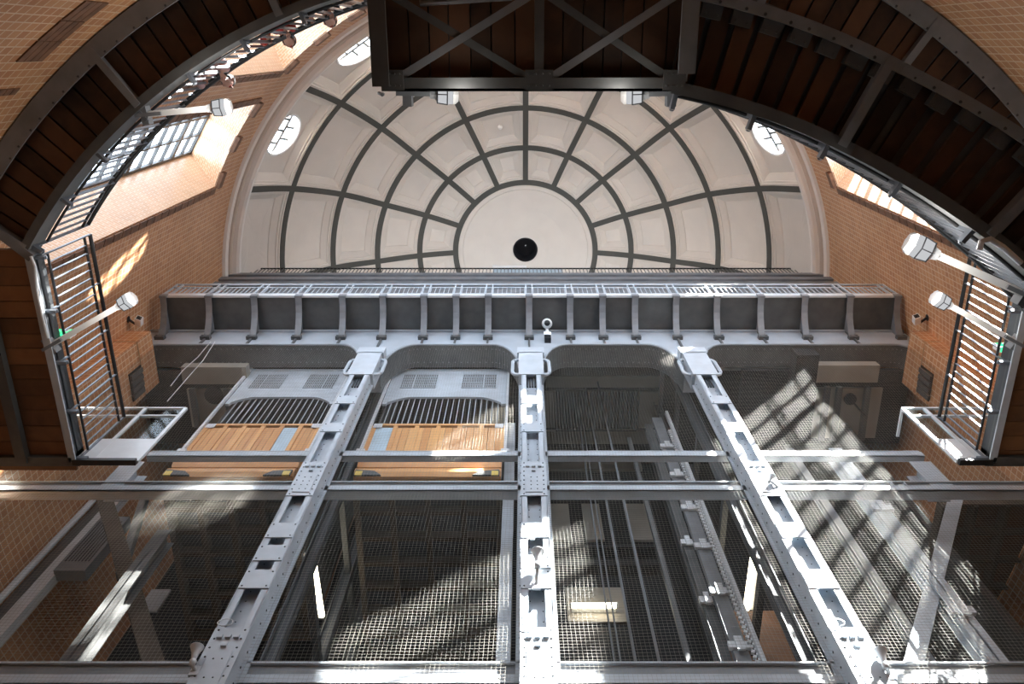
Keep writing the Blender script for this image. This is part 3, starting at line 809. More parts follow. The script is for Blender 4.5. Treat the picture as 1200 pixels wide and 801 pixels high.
for xa, xb2 in ((xl_ + .12, xm - .06), (xm + .06, xr2 - .12)):
    for k in (0, 1):
        p, q = ((xa, yf - .10), (xb2, yb2)) if k == 0 else ((xa, yb2), (xb2, yf - .10))
        b = MB(); b.bar((p[0], p[1], ZC + .03 + .015 * k), (q[0], q[1], ZC + .03 + .015 * k), .08, .015); b.build('brace', 'steel_m' if k == 0 else 'steel_d', t)
for x, w in ((xl_ + .12, .12), (xm, .15), (xr2 - .12, .12)):
    b = MB(); b.bx(x - w, x + w, yf - .22, yf - .01, ZC - .015, ZC); 
    for i in range(4):
        for jy in (-.18, -.06): b.dome((x - w + .04 + i * (w * 2 - .08) / 3, yf + jy, ZC - .015), (0, 0, -1), .012, .01, 5)
    b.build('gusset_plate', 'steel_d', t)
b = MB(); b.tube([(xl_ + .02, yf + .03, ZC - .1), (xl_ - .03, yf + .02, ZC + .0), (xl_ - .02, yf + .04, ZC + .2)], .02, 6); b.build('conduit', 'steel_m', t)
# pale conduit running under the landing near the top of the picture
p, q = at_z(492, 4, ZC + .1), at_z(600, -3, ZC + .1)
b = MB(); b.tube([p, q], .03, 8); tag(b.build('conduit_pipe', 'steel_m'), 'thin grey conduit pipe under the overhead landing boards', 'pipe')

p = [at_z(x, y, ZU - .03) for x, y in ((36, 300), (41, 312), (43, 340), (50, 372), (56, 396))]
b = MB(); b.tube(p, .022, 8); tag(b.build('conduit_pipe', 'galv'), 'pale conduit clipped under the edge of the left side landing', 'pipe')
p = [at_z(x, y, zlow(50) - .05) for x, y in ((1148, 292), (1150, 283), (1160, 280), (1176, 290), (1196, 308))]
b = MB(); b.tube(p, .03, 8); tag(b.build('conduit_pipe', 'galv'), 'pale bent conduit under the lower stair flight beside its lantern', 'pipe')

# ================================================================== WALL LAMPS ON ARMS
def lamp(base, head, label, scale=1.0, bracket=True):
    base, head = Vector(base), Vector(head); aw = .085 if scale > .61 else .05
    t = thing('gallery_lamp', label, 'lamp', base, 'lanterns on horizontal arms')
    d = (head - base).normalized(); e = head - d * .20 * scale
    b = MB(); b.bar(base, e, aw, aw); b.build('arm', 'white', t)
    if bracket:
        b = MB(); s = d.cross(Vector((0, 0, 1))).normalized(); b.bar(base - s * .14, base + s * .14, .10, .16); b.bar(base - d * .12 + Vector((0, 0, -.08)), base + d * .25 + Vector((0, 0, -.08)), .05, .05); b.build('arm_bracket', 'steel_m', t)
    up = (Vector((0, 0, 1)) - d * d.z).normalized(); sd = d.cross(up); m = Matrix((sd, up, d)).transposed()
    S = scale
    def hexr(r, z): return (r, z)
    b = MB(); b.lathe([(.001, -.26 * S), (.09 * S, -.26 * S), (.12 * S, -.16 * S), (.18 * S, -.12 * S)], head, m, 6); b.build('socket_housing', 'galv', t)
    b = MB(); b.lathe([(.18 * S, -.12 * S), (.205 * S, .06 * S), (.20 * S, .17 * S)], head, m, 6); b.build('lamp_glass', 'lampglass', t)
    b = MB(); b.lathe([(.202 * S, .17 * S), (.20 * S, .21 * S), (.14 * S, .27 * S), (.001, .28 * S)], head, m, 6); b.build('cap', 'white', t)
    b = MB()
    for k in range(6):
        a = 2 * pi * k / 6; c0 = m @ Vector((.183 * S * math.sin(a), -.183 * S * math.cos(a), -.12 * S)) + head; c1 = m @ Vector((.21 * S * math.sin(a), -.21 * S * math.cos(a), .06 * S)) + head
        b.bar(c0, c1, .018 * S, .018 * S)
    for r, z in ((.187, -.12), (.212, .06)):
        b.tube([m @ Vector((r * S * math.sin(2 * pi * k / 6), -r * S * math.cos(2 * pi * k / 6), z * S)) + head for k in range(6)], .012 * S, 5, closed=True)
    b.build('lantern_frame', 'black', t)
    ld = bpy.data.lights.new('lantern_light', 'POINT'); ld.energy = 30 * scale if scale > .61 else 4; ld.color = (1.0, .96, .90); ld.shadow_soft_size = .15
    lo = bpy.data.objects.new('lantern_light', ld); COL.objects.link(lo); lo.location = head + d * .35 * S - Vector((0, 0, .45)); lo.parent = t; lo.matrix_parent_inverse = Matrix.Translation(-t.location)
    return t
lamp(at_z(171, 134, ZU + .15), at_z(257, 126, ZU + .25), 'white lantern on a pale arm crossing the big left window', .66)
lamp(at_z(60, 404, ZU + .1), at_z(147, 354, ZU + .2), 'lantern on a long arm at the left side landing corner', .64)
lamp(at_z(1190, 400, ZU + .1), at_z(1104, 353, ZU + .2), 'smaller lantern on an arm at the right side landing, beside the security camera', .66)
lamp(at_z(1200, 344, 9.0), at_z(1081, 291, 9.3), 'largest lantern on a thick arm below the lower stair flight', .74)
lamp(at_z(478, 109, ZC + .25), at_z(520, 110, ZC + .3), 'lantern tucked under the left front edge of the overhead landing', .60)
lamp(at_z(786, 109, ZC + .25), at_z(745, 110, ZC + .3), 'lantern tucked under the right front edge of the overhead landing', .60)
# green exit signs
for x, y, sg, lab in ((75, 391, -1, 'small green exit sign behind the left landing balustrade'), (1178, 407, 1, 'small green exit sign behind the right landing balustrade')):
    p = at_z(x, y, ZU + .55); t = thing('exit_sign', lab, 'sign', p)
    b = MB(); b.box(p, (.30, .10, .20)); b.build('sign_box', 'white', t)
    b = MB(); b.box(p + Vector((0, -.052, 0)), (.26, .008, .16)); b.box(p + Vector((0, 0, -.102)), (.26, .08, .008)); b.build('green_panel', 'green', t)
    b = MB(); b.dome(p + Vector((-.03, -.057, .03)), (0, -1, 0), .022, .01, 8); b.bar(p + Vector((-.03, -.059, .015)), p + Vector((0, -.059, -.03)), .01, .03, (0, 0, 1)); b.bar(p + Vector((0, -.059, -.03)), p + Vector((-.05, -.059, -.06)), .01, .02); b.bx(p.x + .04, p.x + .10, p.y - .062, p.y - .056, p.z - .06, p.z + .06); b.build('pictogram', 'white', t)
# horn loudspeakers on the columns
def horn(p, d, label, mat='galv', S=1.0, mount=None):
    t = thing('horn_loudspeaker', label, 'loudspeaker', p, 'horn loudspeakers on the columns')
    d = Vector(d).normalized(); m = d.to_track_quat('Z', 'Y').to_matrix()
    b = MB(); b.lathe([(.06 * S, -.12 * S), (.075 * S, -.02 * S), (.10 * S, .10 * S), (.17 * S, .26 * S), (.175 * S, .27 * S), (.16 * S, .265 * S), (.09 * S, .12 * S), (.03 * S, .04 * S)], p, m, 20); b.build('horn_bell', mat, t, True)
    b = MB(); b.lathe([(.001, .20 * S), (.045 * S, .18 * S), (.05 * S, .05 * S)], p, m, 14); b.build('inner_cone', 'white', t, True)
    b = MB(); b.lathe([(.001, -.30 * S), (.08 * S, -.28 * S), (.085 * S, -.14 * S), (.06 * S, -.10 * S)], p, m, 16); b.build('driver', mat, t, True)
    if mount:
        b = MB(); q = Vector(mount); b.tube([p - d * .15 * S, p.lerp(q, .5) - Vector((0, 0, .05)), q], .025, 8); b.bx(q.x - .06, q.x + .06, q.y - .02, q.y + .02, q.z - .08, q.z + .08); b.build('mount', 'galv', t)
p = at_y(630, 655, YF - .22); horn(p, (.02, -.25, 1), 'grey horn loudspeaker in the middle of the centre lattice column', 'galv', .58, (XC[1], YF - .02, p.z - .35))
p = at_y(228, 768, YF - .12); horn(p, (-.1, -.2, 1), 'pinkish grey horn at the foot of the left lattice column', 'galv', .5, (XC[0] - HWD + .02, YF - .01, p.z - .15))
p = at_y(1035, 772, YF - .12); horn(p, (.1, -.2, 1), 'pale horn at the foot of the right lattice column', 'galv', .5, (XC[2] + HWD - .02, YF - .01, p.z - .15))
p = at_y(903, 561, YF - .12); horn(p, (.6, -.3, .8), 'small pale horn on the upper gusset of the right lattice column', 'galv', .36, (XC[2] + HWD - .04, YF - .01, p.z - .1))

# ================================================================== LIFT SHAFT INTERIOR
YBW = 4.6; ZCL = 24.0
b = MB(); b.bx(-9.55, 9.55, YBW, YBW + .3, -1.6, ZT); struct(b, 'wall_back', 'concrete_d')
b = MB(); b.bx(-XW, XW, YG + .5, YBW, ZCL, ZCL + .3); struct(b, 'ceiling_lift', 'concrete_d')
b = MB(); b.bx(8.55, 8.75, 1.2, YBW, 3, ZCL); struct(b, 'wall_shaft_right', 'concrete_w')
# partitions between the bays: open steel frames
for ci, xc in enumerate(XC):
    t = thing('guide_tower', ['dark steel guide tower behind the left lattice column', 'dark steel guide tower behind the centre lattice column', 'dark steel guide tower behind the right lattice column'][ci], 'frame', (xc, 1.5, -1.6))
    for y in (.3, 2.4, 4.3):
        b = MB(); b.bx(xc - .10, xc + .10, y - .01, y + .01, -1.6, ZCL); b.bx(xc - .11, xc - .09, y - .1, y + .1, -1.6, ZCL); b.bx(xc + .09, xc + .11, y - .1, y + .1, -1.6, ZCL); b.build('upright', 'rivet', t)
    for z in (9.4, 12.2, 15.0, 17.8, 20.6, 23.2):
        b = MB(); b.bx(xc - .06, xc + .06, .3, 4.3, z, z + .18); b.build('tie_beam', 'rivet', t)
# concrete bands, panels and gratings seen through the arches
def slab_px(name, x0, x1, y0, y1, th, mat, label, cat, Z=ZCL - .02, parts=None):
    pa, pb, pc = at_z(x0, y0, Z - th), at_z(x1, y0, Z - th), at_z((x0 + x1) / 2, y1, Z - th)
    pe = at_z(x0, y1, Z - th); pf = at_z(x1, y1, Z - th)
    b = MB(); b.bx((pa.x + pe.x) / 2, (pb.x + pf.x) / 2, pa.y, pc.y, Z - th, Z); o = b.build(name, mat); tag(o, label, cat); return o
def wall_px(name, x0, x1, y0, y1, th, mat, label, cat, Y=YBW - .02):
    pa, pb = at_y(x0, y0, Y - th), at_y(x1, y1, Y - th); q = at_y(x0, y1, Y - th); r = at_y(x1, y0, Y - th)
    b = MB(); b.bx((pa.x + q.x) / 2, (pb.x + r.x) / 2, Y - th, Y, pb.z, pa.z); o = b.build(name, mat); tag(o, label, cat); return o
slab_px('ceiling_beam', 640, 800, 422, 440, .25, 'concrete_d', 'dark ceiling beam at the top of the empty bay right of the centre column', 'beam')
slab_px('ceiling_band', 640, 778, 441, 454, .1, 'beige', 'upper beige ceiling band in the empty bay right of the centre column', 'band')
slab_px('ceiling_band', 640, 768, 505, 520, .1, 'beige', 'lower beige ceiling band in the empty bay right of the centre column', 'band')
slab_px('ceiling_panel', 639, 651, 459, 501, .1, 'beige', 'narrow beige ceiling panel directly right of the centre column', 'panel')
slab_px('ceiling_panel', 749, 773, 459, 501, .1, 'beige', 'narrow beige ceiling panel right of the dark grating', 'panel')
pa, pb, pc = at_z(652, 458, ZCL - .1), at_z(748, 458, ZCL - .1), at_z(700, 503, ZCL - .1)
t = thing('ceiling_grating', 'dark slatted ceiling grating in the empty bay right of the centre column', 'grating', (pa + pb) / 2)
b = MB()
for k in range(26): x = lerp(pa.x, pb.x, (k + .5) / 26); b.bx(x - .02, x + .02, pa.y, pc.y, ZCL - .12, ZCL - .02)
b.build('slats', 'steel_m', t)
b = MB(); b.bx(pa.x, pb.x, pa.y - .05, pa.y, ZCL - .14, ZCL - .02); b.bx(pa.x, pb.x, pc.y, pc.y + .05, ZCL - .14, ZCL - .02); b.build('frame', 'steel_d', t)
wall_px('wall_band', 642, 752, 541, 549, .1, 'beige', 'beige band between the two cross beams right of the centre column', 'band')
for x0, x1, lab in ((644, 668, 'tall beige panel deep in the shaft just right of the centre column'), (684, 705, 'second beige panel deep in the shaft right of the centre column'), (735, 765, 'dim beige panel deep in the shaft under the middle cross beam')):
    wall_px('shaft_cladding', x0, x1, 590, 632, .08, 'beige', lab, 'panel')
for y0, y1, lab in ((638, 641, 'upper dark ledge across the back of the shaft'), (655, 662, 'lower dark ledge across the back of the shaft')):
    wall_px('shaft_ledge', 640, 770, y0, y1, .3, 'black', lab, 'ledge')
# lit recess with tube light
o = wall_px('lit_recess', 664, 731, 688, 728, .06, 'beige', 'brightly lit beige recess at the back of the shaft around a white tube light', 'recess')
ZOB = 20.2
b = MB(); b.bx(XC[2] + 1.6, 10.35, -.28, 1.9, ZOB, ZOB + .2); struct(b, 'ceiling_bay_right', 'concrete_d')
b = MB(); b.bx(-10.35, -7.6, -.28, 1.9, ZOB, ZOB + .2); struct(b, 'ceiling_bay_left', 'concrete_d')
# bay right of the right column
slab_px('ceiling_beam', 830, 930, 416, 434, .3, 'concrete', 'grey concrete beam at the top of the bay beside the right wall', 'beam')
slab_px('ceiling_post', 931, 957, 416, 470, .5, 'concrete_d', 'dark concrete post between beam and beige panels in the right bay', 'post', Z=ZOB - .02)
slab_px('ceiling_panel', 958, 1030, 428, 448, .3, 'beige', 'beige lintel panel high in the bay beside the right wall', 'panel', Z=ZOB - .02)
slab_px('ceiling_panel', 955, 1030, 455, 513, .1, 'beige', 'large beige panel crossed by dark rods beside the right wall', 'panel', Z=ZOB - .02)
for x, lab in ((966, 'first dark upright rod over the beige panel of the right bay'), (980, 'second dark upright rod over the beige panel of the right bay'), (1013, 'third dark upright rod over the beige panel, nearest the right wall')):
    pa, pb = at_z(x + 4, 453, ZOB - .3), at_z(x - 4, 515, ZOB - .3); b = MB(); b.bar(pa, pb, .14, .14); tag(b.build('rod', 'steel_d'), lab, 'rod')
pa, pb = at_z(996, 467, ZOB - .5), at_z(1014, 487, ZOB - .5)
t = thing('shaft_lamp', 'dark disc lamp on a thin rod before the beige panel in the right bay', 'lamp', pb)
b = MB(); b.tube([pa, pb], .03, 6); b.build('rod', 'black', t)
b = MB(); b.lathe([(.001, -.08), (.16, -.06), (.16, .02), (.001, .06)], pa, n=16); b.build('disc', 'black', t)
slab_px('ceiling_panel', 213, 289, 430, 450, .3, 'beige', 'beige lintel panel high in the bay beside the left wall', 'panel', Z=ZOB - .02)
slab_px('ceiling_panel', 222, 285, 456, 500, .1, 'beige', 'beige panel with a round dark hole beside the left wooden gate', 'panel', Z=ZOB - .02)
p = at_z(251, 463, ZOB - .13); b = MB(); b.lathe([(.001, -.02), (.26, -.02), (.26, .02), (.001, .02)], p, n=20); tag(b.build('round_hole_cover', 'black'), 'round dark opening in the beige panel beside the left gate', 'opening')
for x, lab in ((228, 'left dark pipe crossing the beige panel with the round hole'), (268, 'right dark pipe crossing the beige panel with the round hole')):
    pa, pb = at_z(x - 3, 455, ZOB - .35), at_z(x + 4, 500, ZOB - .35); b = MB(); b.bar(pa, pb, .14, .12); tag(b.build('pipe', 'steel_d'), lab, 'pipe')
slab_px('ceiling_beam', 298, 410, 417, 434, .3, 'concrete_d', 'dark beam above the left wooden lift gate', 'beam')

for k, pts in enumerate((((247, 400), (232, 418), (214, 434), (200, 452)), ((252, 400), (238, 422), (222, 440), (196, 470)))):
    b = MB(); b.tube([at_y(x, y, YG - .03 - .03 * k) for x, y in pts], .010, 6)
    tag(b.build('loose_cable', 'galv'), ['shorter of two thin cables slung under the left end of the girder', 'longer of two thin cables slung under the left end of the girder'][k], 'cable')
# ---- lifts: header with vents, barred gate, pine apron, dark framed floor
YLF = -0.2
def lift(x0, x1, label, pane, floor_y1):
    yy = lambda y: at_y(500, y, YLF).z
    zh, zar, zw, zb0, zb1, zb2 = yy(434), yy(465), yy(497), yy(532), yy(541), yy(563)
    t = thing('lift_car', label, 'lift', ((x0 + x1) / 2, YLF, zb2), 'lifts with wooden gates')
    W = x1 - x0; n = 18
    arc = [(x0 + .12 + (W - .24) * k / n, zar + .02 - (.42 * max(0, abs(2 * k / n - 1) - .55) ** 2 * 4)) for k in range(n + 1)]
    poly = [(x0, zh), (x0, zar - .4)] + [(x0 + .10, zar - .42)] + arc + [(x1 - .10, zar - .42), (x1, zar - .4), (x1, zh)]
    b = MB(); b.prism(poly, YLF, YLF + .06, lambda u, v, dd: Vector((u, dd, v))); b.build('header_panel', 'steel', t)
    b = MB(); b.bx(x0 - .02, x1 + .02, YLF - .03, YLF + .3, zh - .04, zh + .03); b.build('header_cap', 'steel', t)
    for ua, ub in ((.10, .20), (.21, .40), (.62, .80), (.81, .91)):
        va, vb = x0 + W * ua, x0 + W * ub; z0, z1 = lerp(zar, zh, .32), lerp(zar, zh, .82)
        b = MB(); b.bx(va, vb, YLF - .008, YLF + .002, z0, z1); v = b.build('vent', 'steel_d', t)
        b = MB(); k = int((vb - va) / .045)
        for i in range(k + 1): x = lerp(va, vb, i / k); b.bx(x - .008, x + .008, YLF - .02, YLF - .006, z0, z1)
        for i in range(6): z = lerp(z0, z1, i / 5); b.bx(va, vb, YLF - .02, YLF - .008, z - .008, z + .008)
        s = b.build('vent_slats', 'steel', t); s.parent = v
    k = int(W / .145); b = MB()
    for i in range(1, k): x = lerp(x0 + .05, x1 - .05, i / k); b.tube([(x, YLF + .10, zb1), (x, YLF + .10, zh - .3)], .013, 6)
    b.build('gate_bars', 'steel', t)
    # pine apron
    za, zb = zb0 - .3, zw
    b = MB(); 
    b.bx(x0 + .02, x1 - .02, YLF - .02, YLF + .05, zb - .09, zb); b.build('apron_top_rail', 'pine', t)
    panels = 6; b = MB()
    for i in range(panels):
        if i == pane: continue
        xa, xb = x0 + .04 + (W - .08) * i / panels, x0 + .04 + (W - .08) * (i + 1) / panels
        m = 3
        for j in range(m): b.bx(lerp(xa, xb, j / m) + .004, lerp(xa, xb, (j + 1) / m) - .004, YLF + .01, YLF + .03, za, zb - .16)
    b.build('apron_boards', 'pine', t)
    b = MB()
    for i in range(panels + 1):
        xa = x0 + .04 + (W - .08) * i / panels; b.bx(xa - .05, xa + .05, YLF - .012, YLF + .03, za, zb - .09)
    b.build('apron_stiles', 'pine', t)
    xa, xb = x0 + .04 + (W - .08) * pane / panels + .05, x0 + .04 + (W - .08) * (pane + 1) / panels - .05
    b = MB(); b.bx(xa, xb, YLF + .012, YLF + .02, za, zb - .15); b.build('window_pane', 'blue', t)
    for x, s in ((x0 + .02, 1), (x1 - .02, -1)):
        b = MB(); b.bx(x, x + s * .20, YLF - .03, YLF - .018, zb - .22, zb - .02); b.bx(x, x + s * .2, YLF - .03, YLF - .018, za, za + .12); b.build('corner_plate', 'galv', t)
    # lower rounded bumpers
    for z0_, z1_, nm in ((lerp(zb2, zb1, .62), zb1 + .1, 'upper_bumper'), (lerp(zb2, zb1, .12), lerp(zb2, zb1, .55), 'lower_bumper')):
        b = MB(); pts = [(YLF + .1, z0_), (YLF - .04, z0_), (YLF - .10, lerp(z0_, z1_, .3)), (YLF - .10, lerp(z0_, z1_, .7)), (YLF - .03, z1_), (YLF + .1, z1_)]
        b.prism(pts, x0 + .02, x1 - .02, lambda u, v, dd: Vector((dd, u, v))); b.build(nm, 'pine', t)
    for x, s in ((x0 + .05, 1), (x1 - .05, -1)):
        b = MB(); b.prism([(0, 0), (.55, 0), (.40, .16), (0, .22)], YLF - .14, YLF - .10, lambda u, v, dd: Vector((x + s * u, dd, zb2 + v))); b.build('toe_plate', 'steel_d', t)
        b = MB(); b.bx(x + s * .02, x + s * .16, YLF - .15, YLF - .12, zb2 - .02, zb2 + .14); b.build('bumper_block', 'yellow', t)
    # side rails
    for x in (x0 - .04, x1 + .04):
        b = MB(); b.bar((x, YLF - .04, zb0 - .1), (x, YLF - .04, zh + .12), .06, .07, (0, 1, 0)); b.build('side_rail', 'galv', t)
        b = MB(); b.bx(x - .09, x + .09, YLF - .08, YLF + .0, zb0 - .02, zb0 + .12); b.build('rail_foot', 'galv', t)
    # car box and floor frame
    y1 = at_z(500, floor_y1, zb2).y
    b = MB(); b.bx(x0 + .02, x0 + .06, YLF + .2, y1, zb2, zh); b.build('side_wall', 'steel_d', t)
    b = MB(); b.bx(x1 - .06, x1 - .02, YLF + .2, y1, zb2, zh); b.build('side_wall', 'steel_d', t)
    b = MB(); b.bx(x0, x1, y1 - .06, y1, zb2, zh); b.build('rear_wall', 'woodl', t)
    b = MB(); b.bx(x0, x1, YLF + .1, y1, zb2 + .30, zb2 + .34); b.build('floor_plate', 'rivet', t)
    b = MB(); b.bx(x0, x1, YLF + .1, y1, zh - .1, zh - .02); b.build('roof_plate', 'steel_d', t)
    for i in range(5):
        x = lerp(x0 + .06, x1 - .06, i / 4); b = MB(); b.bx(x - .06, x + .06, YLF + .05, y1, zb2 - .02, zb2 + .02); b.bx(x - .012, x + .012, YLF + .05, y1, zb2, zb2 + .3); b.build('floor_joist', 'joist', t)
    for i in range(8):
        y = lerp(YLF + .15, y1 - .06, i / 7); b = MB(); b.bx(x0, x1, y - .05, y + .05, zb2 + .0, zb2 + .012); b.bx(x0, x1, y - .01, y + .01, zb2, zb2 + .3); b.build('cross_joist', 'joist', t)
    return t
lift(at_y(295.7, 434, YLF).x, at_y(411.5, 434, YLF).x, 'left lift with wooden apron, its pale window panel on the right side', 4, 750)
lift(at_y(462.8, 434, YLF).x, at_y(594.4, 434, YLF).x, 'lift with wooden apron next to the centre column, pale window panel on the left', 0, 775)

# ---- uprights, guides, braces
def upright(name, x, y, Y, w, dpt, z0, z1, mat, label, cat, clips=0, flange=False):
    p = at_y(x, y, Y); t = thing(name, label, cat, (p.x, Y, z0))
    b = MB()
    if flange:
        b.bx(p.x - w / 2, p.x + w / 2, Y, Y + .02, z0, z1); b.bx(p.x - .012, p.x + .012, Y, Y + dpt, z0, z1); b.bx(p.x - w / 2, p.x + w / 2, Y + dpt - .02, Y + dpt, z0, z1)
    else: b.bx(p.x - w / 2, p.x + w / 2, Y, Y + dpt, z0, z1)
    b.build('shaft', mat, t)
    for k in range(clips):
        z = lerp(z0 + 2, z1 - 1, (k + .5) / clips); b = MB(); b.bx(p.x - w * .7, p.x + w * .7, Y - .05, Y + .02, z - .08, z + .08); b.bx(p.x - w * .25, p.x + w * .25, Y - .09, Y - .05, z - .16, z + .16); b.build('rail_clip', 'galv', t)
    return t
def strut(x0, y0, x1, y1, Y, w, dpt, mat, label):
    p, q = at_y(x0, y0, Y), at_y(x1, y1, Y); b = MB(); d = (q - p).normalized()
    b.bar(p - d * .3, q + d * .6, w, dpt, (0, 1, 0)); b.bar(p - d * .3 + Vector((0, -.1, 0)), q + d * .6 + Vector((0, -.1, 0)), w * 1.0, .03, (0, 1, 0)); tag(b.build('diagonal_strut', mat), label, 'strut')
ZA = at_y(615, 530, YB).z
upright('support_post', 150, 548, YB + .05, .42, .34, at_y(615, 566, YB).z, ZU + 1.9, 'steel', 'grey post carrying the left landing barrier', 'post', 0, True)
upright('support_post', 1085, 548, YB + .05, .42, .34, at_y(615, 566, YB).z, ZU + 1.9, 'steel', 'grey post carrying the right landing barrier', 'post', 0, True)
strut(124, 590, 178, 770, .6, .30, .2, 'joist', 'dark diagonal strut beside the underside of the left lift')
strut(168, 590, 148, 655, .7, .14, .14, 'steel_d', 'short dark strut leaning against the diagonal strut at the left')
strut(1118, 592, 1072, 772, .05, .26, .2, 'steel', 'pale diagonal strut crossing the tall guide rail at the lower right')
upright('guide_rail', 115, 725, -.15, .26, .3, 4, 12.8, 'steel_d', 'broad grey guide rail left of the dark diagonal strut', 'rail', 0, True)
upright('guide_rail', 1100, 682, -.15, .28, .3, 4, 16, 'steel', 'tall pale guide rail at the lower right behind the sunlit net', 'rail', 3, True)
upright('guide_rail', 960, 690, .6, .26, .2, 4, 17, 'steel_m', 'grey guide rail behind the net just right of the right lattice column', 'rail', 2, True)
upright('guide_rail', 1015, 660, .9, .18, .2, 4, 18, 'steel_m', 'slim grey guide rail midway across the right net', 'rail', 0, True)
upright('guide_rail', 592, 690, .2, .22, .2, 4, 18, 'steel', 'pale guide rail beside the centre column behind the second bay net', 'rail', 0)
upright('guide_rail', 812, 655, 1.2, .20, .2, 4, 20, 'steel_d', 'guide rail with clips, first of the row right of the dark shaft', 'rail', 7, True)
upright('guide_rail', 833, 665, 1.0, .26, .12, 4, 20, 'steel_m', 'broad guide rail with clips in the middle of the row right of the dark shaft', 'rail', 9)
upright('guide_rail', 856, 672, .8, .07, .1, 4, 20, 'galv', 'thin bright guide rail at the right end of the row beside the tube light', 'rail', 0)
upright('guide_rail', 776, 655, 1.6, .10, .1, 4, 20, 'steel_d', 'thin guide rail in the dark shaft between ropes and clipped rails', 'rail', 0)
# roller chain beside the guide rails
p = at_y(846, 668, .9); b = MB(); z = 9
while z < 19: b.box((p.x, .9, z), (.06, .05, .07), Matrix.Rotation(.4, 3, 'Y')); b.box((p.x + .05, .9, z + .05), (.03, .06, .05)); z += .12
b.bx(p.x - .006, p.x + .006, .895, .905, 9, 19)
tag(b.build('roller_chain', 'galv'), 'bright roller chain hanging beside the clipped guide rails', 'chain')
for k, (x, y, Y, r) in enumerate(((700, 640, 2.2, .018), (706, 640, 2.2, .018), (722, 650, 1.8, .03), (745, 650, 1.6, .03))):
    p = at_y(x, y, Y); b = MB(); b.tube([(p.x, Y, 3), (p.x, Y, ZCL)], r, 6)
    tag(b.build('lift_rope', 'steel_m'), ['leftmost thin rope in the dark shaft', 'second thin rope from the left in the dark shaft', 'third, thicker rope in the dark shaft', 'fourth rope in the dark shaft, nearest the guide rails'][k], 'rope')
p = at_r(58, 640, 10.25); b = MB(); b.tube([(p.x, p.y, 3), (p.x, p.y, 18)], .07, 10); tag(b.build('wall_pipe', 'galv'), 'pale vertical pipe along the tiled wall at the lower left', 'pipe')
p = at_r(72, 645, 10.2); b = MB(); b.bx(p.x - .15, p.x + .15, p.y - .06, p.y + .06, 3, 18); tag(b.build('cable_duct', 'steel_d'), 'dark vertical cable duct beside the pale wall pipe', 'duct')
p = at_y(95, 630, 1.6); b = MB(); b.bx(p.x - .14, p.x + .14, 1.6, 1.8, 3, 17.5); tag(b.build('wall_channel', 'galv'), 'pale green-grey channel between cable duct and slotted cabinet', 'channel')
p = at_y(112, 632, 1.5); t = thing('slotted_cabinet', 'grey slotted cabinet hanging in the left shaft behind the net', 'cabinet', p)
za, zb = at_y(90, 668, 1.5).z, at_y(128, 605, 1.5).z
b = MB(); b.bx(p.x - .32, p.x + .32, 1.5, 1.75, za, zb); b.build('case', 'steel_m', t)
b = MB()
for k in range(8): x = p.x - .24 + .48 * k / 7; b.bx(x - .012, x + .012, 1.49, 1.5, za + .3, zb - .2)
b.build('slots', 'black', t)
wall_px('shaft_window', 164, 192, 690, 716, .05, 'galv', 'pale panel behind the dark diagonal strut at the lower left', 'panel')
# dark framed platform at the right edge
zp = 14.4; pa, pb, pc = at_z(1106, 592, zp), at_z(1215, 592, zp), at_z(1170, 730, zp)
t = thing('service_platform', 'dark boarded platform seen from below at the lower right edge', 'platform', (pa.x + 1, pa.y + 1, zp))
xo_ = 10.3; yq = [lerp(pa.y, 4.5, k / 8) for k in range(9)]; pl = [(pa.x, pa.y)] + [(math.sqrt((RW - .04)**2 - y * y), y) for y in yq] + [(pa.x, 4.5)]
b = MB(); b.prism(pl, zp + .2, zp + .24, lambda u, v, dd: Vector((u, v, dd))); b.build('platform_boards', 'woods', t)
for i in range(7):
    y = lerp(pa.y, 4.4, i / 6); b = MB(); b.bx(pa.x, math.sqrt((RW - .08)**2 - y * y) - .02, y - .03, y + .03, zp, zp + .2); b.build('joist', 'joist', t)
for i in range(3):
    x = lerp(pa.x, xo_ - .5, i / 2); b = MB(); b.bx(x - .04, x + .04, pa.y, 4.4, zp - .05, zp + .2); b.build('bearer', 'joist', t)
# tube lights
def tube_light(p, q, label, frame_off):
    p, q = Vector(p), Vector(q); t = thing('tube_light', label, 'lamp', (p + q) / 2)
    b = MB(); b.tube([p, q], .065, 10); b.build('tube', 'tube', t, True)
    b = MB(); o = Vector(frame_off); b.bar(p + o, q + o, .12, .07); d = (q - p).normalized(); b.bar(p - d * .04, p, .12, .12); b.bar(q, q + d * .04, .12, .12); b.build('fitting', 'white', t)
    for s in (.15, .85):
        b = MB(); c = p.lerp(q, s); b.bar(c + o, c + o + Vector((0, 0, .4)), .02, .02); b.build('hanger', 'steel_d', t)
tube_light(at_z(366, 650, 14.0), at_z(377, 721, 14.0), 'glowing tube light between left column and second bay net', (-.13, 0, .06))
tube_light(at_z(884, 643, 14.0), at_z(874, 715, 14.0), 'glowing tube light beside the right lattice column', (.13, 0, .06))
p, q = at_y(670, 709, YBW - .3), at_y(722, 709, YBW - .3); tube_light(p, q, 'short horizontal tube light in the beige recess at the back of the shaft', (0, .14, .02))
b = MB(); pa = at_y(905, 745, 2.2); b.bx(pa.x - .6, pa.x + .5, 2.2, 3.5, 8, at_y(905, 715, 2.2).z); tag(b.build('timber_lining', 'woodl'), 'dark orange timber lining low in the shaft right of the right tube light', 'lining')

